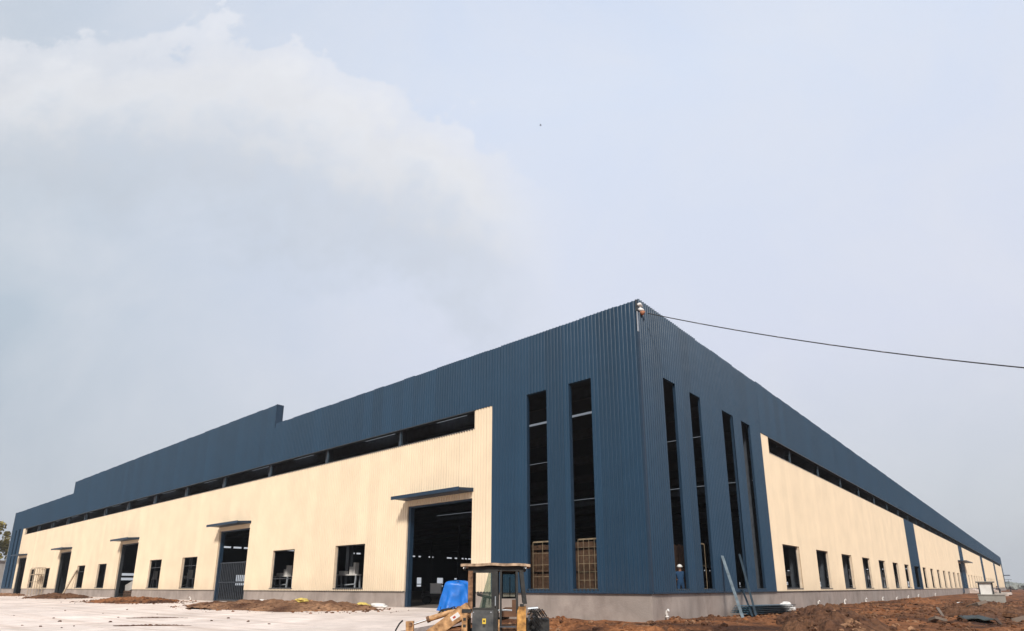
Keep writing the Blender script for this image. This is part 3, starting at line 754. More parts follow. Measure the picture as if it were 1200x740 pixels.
# stack of profiled sheets
for k in range(5):
    mb = MB(); n = 16; ln = 6.6 - .2 * k
    for i in range(n):
        y0 = i / n; x0 = .0 + i * .06; h = .03 if i % 3 == 1 else 0; h2 = .03 if (i + 1) % 3 == 1 else 0
        a0, a1 = .06 * i, .06 * (i + 1)
        for zz in (0, .012): mb.quad((a0, 0, h + zz), (a1, 0, h2 + zz), (a1, ln, h2 + zz), (a0, ln, h + zz), 'sheet')
        mb.quad((a0, 0, h), (a1, 0, h2), (a1, 0, h2 + .012), (a0, 0, h + .012), 'sheet'); mb.quad((a0, ln, h), (a1, ln, h2), (a1, ln, h2 + .012), (a0, ln, h + .012), 'sheet')
    for x in (0, .96): mb.quad((x, 0, 0), (x, ln, 0), (x, ln, .012), (x, 0, .012), 'sheet')
    o = mb.build('cladding_sheet', loc=(.22 + .03 * k, 7.6 + .08 * k, .36 + .075 * k)); o.rotation_euler = (R(-.6), R(4 - 1.0 * k), R(-.8 * k))
    tag(o, ['bottom sheet of the stack of blue profiled sheets by the plinth', 'second sheet from the bottom of the blue profiled stack by the plinth', 'third sheet from the bottom of the blue profiled stack by the plinth', 'fourth sheet from the bottom, next to the top one, of the blue profiled stack', 'topmost sheet of the stack of blue profiled sheets by the plinth'][k], 'metal sheet', 'blue profiled sheets stacked by the plinth')
def sack(loc, r, m, lb, seed, cat='sack', group=None):
    mb = MB(); mb.lump((0, 0, r[2] * .8), r, m, seed, .5, 3); mb.lump((r[0] * .7, r[1] * .3, r[2] * .5), (r[0] * .6, r[1] * .6, r[2] * .55), m, seed + 3, .6, 2)
    return tag(mb.build('crumpled_sack', smooth=True, loc=loc), lb, cat, group)
sack((.85, 14.5, .22), (.36, .45, .3), 'cloth_white', 'crumpled white sack beside the end of the blue sheet stack', 3)
sack((7.4, 34.5, .30), (.3, .25, .10), 'cloth_white', 'flat white plastic scrap on the brown soil before the plinth', 8, 'plastic scrap')
sack((-18.2, -1.3, .42), (.5, .35, .16), 'yellow_bag', 'yellowish crumpled bag at the edge of the first big doorway', 12)
sack((-17.2, -.9, .44), (.55, .3, .14), 'cloth_white', 'white crumpled bag beside the yellowish one at the first big doorway', 14)
sack((-18.6, -5.0, .80), (.34, .3, .12), 'yellow_bag', 'yellow crumpled bag on top of the long brown soil heap', 16)
sack((-29.6, -1.6, .52), (.45, .3, .12), 'cloth_white', 'white scrap at the end of the soil heap by the gated door', 19, 'plastic scrap')
# debris heap: slabs, boards, tarpaulin
def slab(loc, dim, rot, m, lb, name='broken_slab', cat='slab', group='broken slabs and boards on the rubble heap'):
    mb = MB(); x, y, z = dim
    P = [(-x + random.uniform(-.1, .1), -y, -z), (x, -y + random.uniform(-.1, .1), -z), (x + random.uniform(-.1, .1), y, -z), (-x, y + random.uniform(-.1, .1), -z)]
    mb.hexa(P + [(p[0] * .97, p[1] * .97, z) for p in P], m); o = mb.build(name, loc=loc); o.rotation_euler = rot; tag(o, lb, cat, group)
for k, (x, y, dx, dy, dz, m, nm, lb) in enumerate((
    (8.3, 12.2, .34, .22, .07, 'muddy', 'broken_slab', 'grey broken slab beside the dark green tarpaulin'),
    (10.9, 15.8, .30, .24, .09, 'soil_dark', 'broken_slab', 'dark crusted slab just past the dark green tarpaulin'),
    (9.2, 21.5, .40, .3, .08, 'muddy', 'broken_slab', 'grey slab sticking up on the near end of the long rubble heap'),
    (10.6, 10.4, .06, .9, .03, 'plywood', 'loose_board', 'brown board lying in front of the dark green tarpaulin'),
    (7.9, 17.5, .07, 1.0, .03, 'muddy', 'loose_board', 'muddy board lying between the tarpaulin and the long rubble heap'),
    (11.3, 13.2, .3, .2, .1, 'muddy', 'broken_slab', 'grey slab tilted on the open side of the dark green tarpaulin'))):
    slab((x, y, ground_z(x, y) + .12 + (.45 if y > 20 else 0)), (dx, dy, dz), (random.uniform(-.4, .4), random.uniform(-.4, .4), random.uniform(-1, 1)), m, lb, nm, 'board' if 'board' in nm else 'slab')
mb = MB(); n = 14
for j in range(n + 1):
    for i in range(n + 1):
        u, v = i / n * 2 - 1, j / n * 2 - 1; mb.v.append((u * 1.1, v * 2.1, .16 * (1 - .5 * (u * u + v * v)) + .10 * fbm(u, v, 1.6, 3)))
for j in range(n):
    for i in range(n): a = j * (n + 1) + i; mb.f.append((a, a + 1, a + n + 2, a + n + 1)); mb.m.append(0)
mb.mats = ['tarp_green']; o = mb.build('dark_tarpaulin', smooth=True, loc=(9.7, 13.4, ground_z(9.7, 13.4) + .06)); o.rotation_euler = (0, .05, .2); o.scale = (.62, .62, .9)
o.modifiers.new('thick', 'SOLIDIFY').thickness = .03
tag(o, 'dark green tarpaulin lying crumpled on the brown soil among broken slabs', 'tarpaulin')

# booth on a concrete block, slabs, steps, lamp
mb = MB(); mb.box(-1.1, 1.1, -1.0, 1.0, -.3, .84, 'concrete'); mb.box(-1.16, 1.16, -1.06, 1.06, .76, .86, 'concrete')
bx = empty('concrete_block', (8.15, 58, 0), 'grey concrete block carrying the small white booth', 'concrete block', rz=R(3)); 
o = mb.build('block', bx)
bo = empty('small_booth', (7.8, 58, .86), 'small white-panelled booth with dark frame and flat cap on the concrete block', 'booth', rz=R(3))
mb = MB(); mb.box(-.5, .5, -.5, .5, .0, 1.15, 'white'); mb.build('body', bo)
mb = MB()
for x in (-.62, .5):
    for y in (-.58, .46): mb = MB(); mb.box(x, x + .12, y, y + .12, 0, 1.16, 'frame'); mb.build('post', bo)
mb = MB(); mb.box(-.8, .8, -.75, .75, 1.2, 1.3, 'concrete'); mb.box(-.76, .76, -.7, .7, 1.16, 1.2, 'frame'); mb.build('roof', bo)
for i, (x, y, dx, dy, z, lb) in enumerate(((6.4, 112, 1.3, 2.5, .34, 'pale concrete slab lying behind the small booth'), (6.2, 128, 1.5, 4, .42, 'long pale concrete slab beyond the stooping person'))):
    mb = MB(); mb.box(-dx, dx, -dy, dy, -.25, .14, 'paving'); mb.box(-dx * .9, dx * .9, -dy * .95, dy * .95, .14, .2, 'concrete'); tag(mb.build('concrete_slab', loc=(x, y, z)), lb, 'concrete slab', 'pale slabs at the far end')
for k, (s0, lb) in enumerate(((146.5, 'flight of concrete steps beyond the blue door pilaster'), (208, 'flight of concrete steps beyond the third blue pilaster'))):
    mb = MB()
    for i in range(6): mb.box(.02, 2.6 - .4 * i, s0, s0 + 12, .05 + .2 * i, .22 + .2 * i, 'paving')
    tag(mb.build('concrete_steps'), lb, 'steps', 'concrete steps on the shaded facade')
# canopy at the far end door
mb = MB(); mb.box(.1, 2.4, 327, 334, 6.5, 6.8, 'blue_trim'); mb.build('canopy', fac)
lp = empty('street_lamp', (4.3, 236.9, .1), 'twin-armed street lamp beyond the far end of the shaded facade', 'street lamp')
mb = MB(); mb.tube([(0, 0, 0), (0, 0, 3.9)], [.08, .05], 'steel', 8); mb.build('pole', lp)
mb = MB(); mb.tube([(-.6, 0, 3.8), (0, 0, 3.9), (.6, 0, 3.8)], .05, 'steel', 6); mb.build('arm', lp)
for x in (-.9, .5): mb = MB(); mb.box(x, x + .4, -.12, .12, 3.72, 3.84, 'steel'); mb.build('lamp_head', lp)

# ------------------------------------------------------------------ things at the sunlit facade
mb = MB(); mb.bar((-83.9, -.9, .4), (-82.3, -.12, 3.75), .15, .15, 'timber'); mb.bar((-83.9, -.9, .5), (-83.3, -1.3, .5), .1, .1, 'timber')
tag(mb.build('timber_prop'), 'pale timber prop leaning on the cream wall beside a square window', 'prop')
sf = empty('scaffold', (-99.4, -.7, .42), 'pale tube scaffold standing between the last two square windows', 'scaffold')
for x in (-1.8, 0, 1.8):
    for y in (-.5, .45): mb = MB(); mb.tube([(x, y, 0), (x, y, 3.9)], .045, 'timber', 6); mb.build('upright', sf)
mb = MB()
for z in (.9, 1.9, 2.9, 3.9):
    for y in (-.5, .45): mb.tube([(-1.9, y, z), (1.9, y, z)], .04, 'timber', 6)
    for x in (-1.8, 0, 1.8): mb.tube([(x, -.5, z), (x, .45, z)], .035, 'timber', 6)
mb.build('ledger', sf)
mb = MB(); mb.box(-1.8, 1.8, -.42, .38, 2.95, 3.0, 'timber'); mb.build('deck', sf)
# dark lumps of timber in the third doorway
mb = MB(); 
for k in range(7): mb.bar((-66.4, .9 + .2 * (k % 3), .6 + .25 * (k // 3)), (-62.2, .9 + .2 * (k % 3), .6 + .25 * (k // 3)), .18, .2, 'plywood')
mb.bar((-66.3, 1.0, 1.35), (-62.0, 1.0, 2.3), .25, .9, 'grey_wall'); tag(mb.build('timber_stack'), 'stack of brown timbers in the third big doorway', 'timber stack')
# scattered chips on the paving
spots = [(-16.2, -17.5), (-15.0, -17.2), (-17.8, -16.0), (-14.2, -16.4), (-13.6, -16.9), (-19, -13.6), (-21, -15.5), (-12.2, -14.6), (-24, -12.8), (-17, -12.3), (-26, -16), (-12.8, -12.2), (-15.5, -14.9), (-11.0, -11.6), (-30, -13), (-9.0, -11.8), (-14, -11), (-20.5, -11.5), (-35, -12.5), (-40, -15), (-28, -10.5)]
for i, (x, y) in enumerate(spots):
    r_ = random.uniform(.025, .06); mb = MB(); mb.lump((0, 0, r_ * .4), (r_ * random.uniform(1, 2.2), r_, r_ * .6), 'soil_dark', i, .5, 2)
    tag(mb.build('soil_clod', loc=(x, y, pav_z(y) - .005)), 'small dark soil clod lying on the pale paving', 'soil clod', 'dark clods scattered on the paving')
# low mud ridges on the paving
for i, (x, y, l, lb) in enumerate(((-11.9, -14.6, 1.3, 'thin streak of dark mud on the paving, the bigger of two'), (-17.0, -12.7, 1.2, 'thin streak of dark mud on the paving, the one farther from the camera side and closer to the heap'))):
    mb = MB()
    for k in range(26):
        t = k / 25 * 2 - 1; mb.lump((x + RT.x * t * l, y + RT.y * t * l + random.uniform(-.05, .05), pav_z(y) + .005), (.14, .10, .03 * (1 - t * t) + .012), 'soil_dark', k, .4)
    tag(mb.build('mud_streak'), lb if i == 0 else 'thin streak of dark mud on the paving nearer the long brown heap', 'mud', 'mud streaks on the paving')

# tarp-covered machine at the first doorway
tm = empty('covered_machine', (-8.98, -2.6, .42), 'machine covered with a bright blue tarpaulin in front of the first big doorway', 'covered machine', rz=YAW)
mb = MB(); n = 60; m_ = 26
prof_t = lambda a, z: 1
for j in range(m_ + 1):
    t = j / m_
    for i in range(n):
        a = 2 * math.pi * i / n; ca, sa = math.cos(a), math.sin(a); e = .62
        x = math.copysign(abs(ca) ** e, ca); y = math.copysign(abs(sa) ** e, sa)
        top = max(0, (t - .62) / .38); side = min(1, t / .62)
        z = .10 + 1.16 * side + .20 * math.sin(top * math.pi / 2)
        spread = (.80 - .12 * side) * math.cos(top * math.pi / 2) ** .55 if top < 1 else 0
        fold = 1 + (.10 * math.sin(a * 7 + 1.3) + .06 * math.sin(a * 13 + t * 3)) * (1 - side) ** .8 + .10 * noise.noise(Vector((ca * 2.5, sa * 2.5, t * 4)))
        shear = .17 * side if x < 0 else .03 * side
        mb.v.append((x * spread * fold + shear, y * spread * .72 * fold, z + .08 * noise.noise(Vector((x * 2.3, y * 2.3, 1 + t * 2))) - .04 * abs(math.sin(a * 4 + t * 2)) * side * (1 - top)))
for j in range(m_):
    for i in range(n): a = j * n + i; b = j * n + (i + 1) % n; mb.f.append((a, b, b + n, a + n)); mb.m.append(0)
mb.mats = ['tarp']; mb.build('tarpaulin', tm, True)
mb = MB(); mb.box(-.6, .55, -.35, .35, .15, .95, 'cab_dark'); mb.build('body', tm)
for x in (-.45, .45): mb = MB(); mb.tube([(x, -.42, .2), (x, .42, .2)], .2, 'rubber', 14); mb.build('wheel', tm)
# flatbed cart with a white crate inside the doorway
ct = empty('flatbed_cart', (-19.2, 5.4, .48), 'dark flatbed cart carrying a white box inside the first big doorway', 'cart', rz=YAW)
mb = MB(); mb.box(-.9, 1.1, -.6, .6, .5, .68, 'cab_dark'); mb.box(-.9, -.8, -.6, .6, .68, 1.2, 'cab_dark'); mb.build('bed', ct)
for x in (-.6, .8):
    for y in (-.55, .55): mb = MB(); mb.tube([(x, y - .08, .25), (x, y + .08, .25)], .25, 'rubber', 12); mb.build('wheel', ct)
wb = empty('white_box', (-19.2, 5.4, 1.16), 'white box standing on the dark flatbed cart in the doorway', 'box', rz=YAW)
mb = MB(); mb.box(-.36, .36, -.3, .3, 0, .62, 'white'); mb.build('box_body', wb); mb = MB(); mb.box(-.38, .38, -.32, .32, .62, .68, 'white'); mb.build('lid', wb)

# ------------------------------------------------------------------ loader
D0 = 15.6
LO = CAM + HD * D0; LO.z = -.14
ld = empty('wheel_loader', LO, 'weathered yellow wheel loader with dark open cab parked before the building corner', 'loader', rz=YAW)
# local axes: x to the rear (picture right), y away, z up; z given as world height
def B(mb, x0, x1, y0, y1, z0, z1, m): mb.box(x0, x1, y0, y1, z0 + .14, z1 + .14, m)
def T(mb, pts, r, m, n=8): mb.tube([(x, y, z + .14) for x, y, z in pts], r, m, n)
def BR(mb, a, b, w, h, m, up=(0, 0, 1)): mb.bar((a[0], a[1], a[2] + .14), (b[0], b[1], b[2] + .14), w, h, m, up)
DY = 1.35
mb = MB(); nn = 12     # sagging faded roof plate
for i in range(nn):
    a, b = -1.31 + 1.78 * i / nn, -1.31 + 1.78 * (i + 1) / nn
    za, zb = [2.125 - .025 * abs((q + .4) / .9) ** 2 + .008 * math.sin(q * 9) for q in (a, b)]
    P = [(a, -.12, za), (b, -.12, zb), (b, DY + .12, zb), (a, DY + .12, za)]
    mb.hexa([(p[0], p[1], p[2] + .14) for p in P] + [(p[0], p[1], p[2] + .205) for p in P], 'roof_tan')
rfo = mb.build('cab_roof', ld)
mb = MB(); B(mb, -1.12, .36, 0, DY, 2.0, 2.10, 'cab_dark'); mb.build('roof_frame', rfo)
cabf = MB(); cabs = []
def post():
    global cabf
    cabs.append(cabf); cabf = MB()
for y0 in (0, DY - .09): B(cabf, -1.12, -1.0, y0, y0 + .09, 1.06, 2.0, 'rust' if y0 == 0 else 'cab_dark'); post()
for y0 in (0, DY - .09): B(cabf, -.47, -.36, y0, y0 + .09, .5, 2.0, 'cab_dark'); post()
for y0 in (0, DY - .09): BR(cabf, (.24, y0 + .045, 2.0), (.33, y0 + .045, 1.18), .10, .09, 'cab_dark', up=(0, 1, 0)); post()
for y0 in (0, DY - .09): BR(cabf, (.12, y0 + .045, 2.0), (.13, y0 + .045, .95), .06, .06, 'cab_dark', up=(0, 1, 0)); post()
B(cabf, -.31, -.26, .0, .06, .5, 2.0, 'cab_dark'); post()
for q in cabs: q.build('cab_post', ld)
B(cabf, -1.0, -.47, .0, .05, 1.03, 1.09, 'cab_dark'); B(cabf, -1.0, -.47, .01, .05, 1.95, 2.0, 'cab_dark'); B(cabf, -.52, -.472, .005, .05, 1.09, 1.95, 'cab_dark')
cabo = cabf.build('window_frame', ld)
mb = MB(); B(mb, -1.0, -.47, -.015, .035, .2, 1.03, 'cab_grey'); mb2 = MB(); B(mb2, -.98, -.5, DY - .05, DY - .01, .2, 1.05, 'cab_grey'); mb2.build('side_panel', ld)
dp = mb.build('side_panel', ld)
mb = MB(); B(mb, -.745, -.655, -.021, -.015, .70, .83, 'sticker'); B(mb, -.735, -.665, -.021, -.015, .62, .695, 'cab_dark')
P = [(-.73, -.024, .865), (-.67, -.024, .865), (-.70, -.024, .945)]; B(mb, -.72, -.68, -.024, -.021, .745, .79, 'black'); mb.build('warning_sticker', dp)
mb = MB(); P = [(-.60, .02, 1.95), (-.47, .02, 1.95), (-.47, .02, 1.09), (-.83, .02, 1.09)]
mb.hexa([(p[0], p[1], p[2] + .14) for p in P] + [(p[0], p[1] + .008, p[2] + .14) for p in P], 'glass'); mb.build('side_glass', cabo)
mb = MB()      # far side window frame seen through the open door, slim central bar
for x0, x1, z0, z1 in ((-.29, -.25, 1.29, 2.0), (.08, .13, 1.29, 2.0), (-.25, .08, 1.29, 1.34), (-.25, .08, 1.94, 2.0), (-.07, -.045, 1.34, 1.86)): B(mb, x0, x1, DY - .08, DY - .03, z0, z1, 'cab_dark')
mb.build('far_window_frame', cabo)
mb = MB(); B(mb, -.25, .08, DY - .06, DY - .052, 1.34, 1.94, 'glass_clear'); mb.build('far_glass', cabo)
mb = MB(); P = [(.30, 1.95), (.38, 1.20)]
mb.hexa([(.27, .1, 2.12), (.285, .1, 2.12), (.285, DY - .1, 2.12), (.27, DY - .1, 2.12), (.345, .1, 1.36), (.36, .1, 1.36), (.36, DY - .1, 1.36), (.345, DY - .1, 1.36)], 'glass'); mb.build('rear_glass', cabo)
mb = MB(); T(mb, [(-.78, .55, .9), (-.71, .52, 1.34)], .05, 'cab_dark', 8); B(mb, -.86, -.62, .4, .75, .3, .95, 'cab_dark'); T(mb, [(-.6, .45, 1.15), (-.58, .45, 1.42)], .014, 'cab_dark', 6)
mb.lump((-.58, .45, 1.57), (.035, .035, .035), 'black', 2, .1, 2); sw = mb.build('steering_column', ld)
mb = MB(); c0 = Vector((-.70, .5, 1.36)); pts = []
for i in range(21):
    a = i * math.pi / 10; pts.append((c0.x + .2 * math.cos(a) * .97, c0.y + .2 * math.sin(a), c0.z + .2 * math.cos(a) * .24 * -1))
T(mb, pts, .03, 'rubber', 8)
for a in (.5, 2.6, 4.7): T(mb, [tuple(c0), (c0.x + .2 * math.cos(a), c0.y + .2 * math.sin(a), c0.z - .048 * math.cos(a))], .014, 'cab_dark', 6)
mb.build('steering_wheel', sw)
mb = MB(); B(mb, -.28, .12, .4, .95, .85, 1.0, 'seat'); B(mb, .0, .13, .4, .95, 1.0, 1.27, 'seat'); mb.lump((-.08, .68, 1.16), (.2, .26, .06), 'seat', 3, .3, 2); mb.build('seat', ld)
mb = MB(); T(mb, [(-.37, .12, 1.02), (-.15, .12, 1.03), (.0, .14, 1.02)], .022, 'steel_light', 6); mb.build('armrest', ld)
mb = MB(); B(mb, -.37, .12, .1, DY - .1, .2, .62, 'rust'); B(mb, -.35, -.28, .06, .1, .45, .8, 'tan'); mb.build('cab_floor', ld)
mb = MB(); B(mb, .13, .35, -.10, .4, .3, 1.0, 'orange'); mb.hexa([(.13, -.1, 1.14), (.35, -.1, 1.14), (.35, .4, 1.14), (.13, .4, 1.14), (.17, -.1, 1.25), (.35, -.1, 1.27), (.35, .4, 1.27), (.17, .4, 1.25)], 'orange')
B(mb, .13, .35, DY - .4, DY + .1, .3, 1.08, 'orange'); mb.build('fender', ld)
mb = MB(); B(mb, .2, .3, -.11, .1, 1.12, 1.18, 'cab_dark'); mb.build('tail_light', ld)
mb = MB(); rr = random.Random(5)
B(mb, .36, .95, .2, 1.1, .1, .8, 'cab_dark')
for k in range(5): mb.lump((.42 + rr.random() * .3, .05 + rr.random() * .5, .68 + rr.random() * .26), rr.uniform(.04, .08), rr.choice(['cab_dark', 'rubber', 'rust']), k, .4, 2)
for k in range(9):
    x, y, z = .38 + rr.random() * .36, .0 + rr.random() * .6, .62 + rr.random() * .3; q = rr.uniform(.04, .1); B(mb, x, x + q * 1.4, y, y + q, z, z + q, rr.choice(['cab_dark', 'steel', 'rust', 'cab_grey']))
T(mb, [(.5, .0, .84), (.5, .06, .84)], .1, 'steel', 16); T(mb, [(.5, -.005, .84), (.5, .065, .84)], .045, 'rust', 12)
for k in range(18):
    a = (.4 + rr.random() * .3, .02, .7 + rr.random() * .3); T(mb, [a, (a[0] + .08, -.03, a[2] + .07), (a[0] + .2, .05, a[2] - .1)], .016, 'rubber', 6)
T(mb, [(.4, .05, 1.06), (.66, .05, 1.08)], .035, 'steel_light', 8); T(mb, [(.45, .02, .85), (.52, -.02, .97)], .03, 'chrome', 8)
mb.build('engine', ld)
mb = MB(); B(mb, -1.26, -1.12, -.05, .12, .2, .96, 'tan'); B(mb, -1.26, -1.12, DY - .12, DY + .05, .2, .96, 'tan'); B(mb, -1.2, -1.12, .12, DY - .12, .3, .8, 'rust')
for z in (.62, .78): B(mb, -1.225, -1.155, -.056, -.05, z, z + .07, 'cab_dark')
B(mb, -1.26, -1.02, -.06, .14, .97, 1.06, 'cab_dark'); mb.build('front_frame', ld)
for y in (.02, DY - .02):     # two lift arms
    mb = MB(); w = .09
    pr = [(-1.08, 1.10), (-1.45, .86), (-1.92, .52), (-2.55, .12), (-3.0, -.02)]
    for (xa, za), (xb, zb) in zip(pr, pr[1:]): BR(mb, (xa, y, za), (xb, y, zb), w, .20, 'tan', up=(0, 1, 0)) if 0 else BR(mb, (xa, y, za), (xb, y, zb), w, .29, 'tan')
    arm = mb.build('lift_arm', ld)
    if y < .5:
        mb = MB(); a = Vector((-1.33, y - .049, .94)); b = Vector((-1.53, y - .049, .81)); BR(mb, a, b, .006, .12, 'white'); BR(mb, a.lerp(b, .45) - Vector((0, .004, 0)), a.lerp(b, .75) - Vector((0, .004, 0)), .006, .05, 'red'); mb.build('decal', arm)
for y in (.30, DY - .30):
    mb = MB(); BR(mb, (-1.15, y, .92), (-1.72, y, .66), .08, .22, 'tan'); BR(mb, (-1.70, y, .68), (-2.5, y, .1), .08, .24, 'tan'); mb.build('tilt_link', ld)
for y in (.22,):
    mb = MB(); T(mb, [(-1.36, y, 1.04), (-2.13, y, .80)], .07, 'tan', 12); T(mb, [(-1.32, y, 1.05), (-1.40, y, 1.03)], .085, 'rust', 12); T(mb, [(-2.10, y, .81), (-2.17, y, .785)], .082, 'rust', 12); cyl = mb.build('tilt_cylinder', ld)
    mb = MB(); T(mb, [(-2.15, y, .79), (-2.52, y, .675)], .028, 'chrome', 10); mb.build('piston_rod', cyl)
    mb = MB(); P = [(-2.72, y, .745), (-2.5, y, .745)]; mb.hexa([(-2.66, y - .05, .2), (-2.5, y - .05, .2), (-2.5, y + .08, .2), (-2.66, y + .08, .2), (-2.70, y - .05, .89), (-2.50, y - .05, .90), (-2.50, y + .08, .90), (-2.70, y + .08, .89)], 'tan'); T(mb, [(-2.57, y - .08, .68), (-2.57, y + .1, .68)], .05, 'rust', 10); mb.build('bell_crank', ld)
mb = MB(); rr = random.Random(8)
for k in range(7):
    x = -1.2 - .07 * k; mb = MB(); T(mb, [(x + .1, .15, .92), (x, .08 + .03 * k, 1.08 + .03 * math.sin(k * 2)), (x - .18, .2, 1.03), (x - .3, .25, .9)], .02, rr.choice(['rubber', 'rust', 'rubber']), 6); mb.build('hydraulic_hose', ld)
mb = MB(); B(mb, -1.45, -1.12, .5, .8, .85, 1.02, 'rust'); mb.build('valve_block', ld); mb = MB()
T(mb, [(-2.76, .1, .78), (-2.84, .08, .70), (-2.92, .06, .55), (-2.95, .05, .3)], .022, 'rubber', 6); mb.build('hydraulic_hose', ld)
mb = MB()   # bucket, below the frame
for (xa, za), (xb, zb) in zip([(-2.7, .3), (-2.75, -.02), (-3.0, -.12), (-3.6, -.13)], [(-2.75, -.02), (-3.0, -.12), (-3.6, -.13), (-3.7, -.12)]): BR(mb, (xa, DY / 2, za), (xb, DY / 2, zb), 1.8, .03, 'tan', up=(0, 0, 1))
for y in (-.22, DY + .22):
    mb.poly([(-2.7, y, .44), (-2.75, y, .12), (-3.0, y, .03), (-3.65, y, .01)], 'tan')
mb.build('bucket', ld)
mb = MB(); B(mb, -1.12, 1.05, .25, DY - .25, .0, .3, 'cab_dark'); mb.build('chassis', ld)
for x in (-1.15, .55):
    for y0 in (-.12, DY - .16):
        mb = MB(); T(mb, [(x, y0, .19), (x, y0 + .04, .19), (x, y0 + .24, .19), (x, y0 + .28, .19)], [.28, .33, .33, .28], 'rubber', 24); wh = mb.build('wheel', ld)
        mb = MB(); T(mb, [(x, y0 - .012, .19), (x, y0 + .292, .19)], .16, 'tan', 16); mb.build('rim', wh)

for x in (-1.18, .30):      # round work lamps under the roof edge, mirror, wiper, handle, exhaust
    mb = MB(); T(mb, [(x, -.10, 2.055), (x + (.05 if x > 0 else -.05), -.10, 2.055)], .05, 'cab_dark', 12); T(mb, [(x + (.05 if x > 0 else -.05), -.10, 2.055), (x + (.056 if x > 0 else -.056), -.10, 2.055)], .042, 'chrome', 12); mb.build('work_lamp', ld)
mb = MB(); T(mb, [(-.42, -.01, 1.12), (-.42, -.05, 1.14), (-.42, -.05, 1.34), (-.42, -.01, 1.36)], .012, 'steel_light', 6); mb.build('grab_handle', ld)
mb = MB()
for z in (.35, .62): B(mb, -.30, .10, -.12, .02, z, z + .03, 'steel')
mb.build('step', ld)
for x in (-.97, -.53):
    for z in (.35, .98):
        mb = MB(); T(mb, [(x, -.015, z), (x, -.026, z)], .016, 'steel_light', 8); mb.build('bolt', dp)

# ------------------------------------------------------------------ cable, rag bundle, bird
cb = empty('overhead_cable', (.25, .3, 14.1), 'thin dark overhead cable running from the roof corner across the sky', 'cable')
def pix(x, y, D):     # a point at horizontal distance D along a picture ray (used only to find real positions)
    fw = HD * math.cos(PITCH) + Vector((0, 0, math.sin(PITCH))); up = RT.cross(fw)
    d = fw * F + RT * (x - CX) + up * (CY - y); return CAM + d * (D / math.hypot(d.x, d.y))
A0 = Vector((.35, .45, 14.0)); A1 = pix(1200, 431.2, 24.5); ext = A1 + (A1 - A0) * .9 - Vector((0, 0, .5))
pts = [A0]; 
for i in range(1, 33):
    t = i / 32; p = A0.lerp(A1, t); p.z -= 4 * .22 * t * (1 - t); pts.append(p)
for i in range(1, 9): pts.append(A1.lerp(ext, i / 8))
rel = [p - cb.location for p in pts]
mb = MB(); mb.tube(rel, .022, 'cable', 6); mb.build('wire', cb)
def on_wire(t):
    k = t * 32; i = int(k); return rel[i].lerp(rel[i + 1], k - i)
for t in (.085, .18, .30, .43, .57, .70, .84):
    mb = MB(); a = on_wire(t); b = on_wire(min(.99, t + .012)); mb.tube([a, b], .027, 'clip', 8); mb.build('cable_clip', cb)
rg = empty('rag_bundle', (.11, .18, 14.22), 'white and orange rag bundle tied at the top corner of the building', 'rag bundle')
mb = MB(); mb.lump((0, 0, .18), (.12, .16, .10), 'cloth_white', 2, .5, 2); mb.lump((.02, .02, -.08), (.13, .17, .10), 'cloth_white', 4, .5, 2); mb.build('white_rag', rg, True)
mb = MB(); mb.lump((.04, .08, -.16), (.12, .13, .14), 'copper', 7, .5, 2); mb.build('orange_rag', rg, True)
bp_ = pix(633.5, 147, 90)
bd = empty('bird', bp_, 'tiny dark bird flying high in the open sky', 'bird', rz=R(20))
mb = MB(); mb.tube([(-.16, 0, 0), (-.1, 0, .01), (0, 0, .015), (.1, 0, .01), (.15, 0, .02), (.19, 0, .02)], [.012, .035, .05, .04, .03, .006], 'bird', 8)
mb.quad((-.15, -.02, .0), (-.15, .02, .0), (-.25, .05, -.01), (-.25, -.05, -.01), 'bird')
for s in (-1, 1):
    mb.hexa([(-.06, s * .03, .01), (.06, s * .03, .01), (.05, s * .16, .07), (-.05, s * .16, .07), (-.06, s * .03, .025), (.06, s * .03, .025), (.05, s * .16, .08), (-.05, s * .16, .08)], 'bird')
    mb.hexa([(-.05, s * .16, .07), (.05, s * .16, .07), (-.02, s * .32, .03), (-.06, s * .32, .03), (-.05, s * .16, .08), (.05, s * .16, .08), (-.02, s * .32, .036), (-.06, s * .32, .036)], 'bird')
mb.build('body', bd)

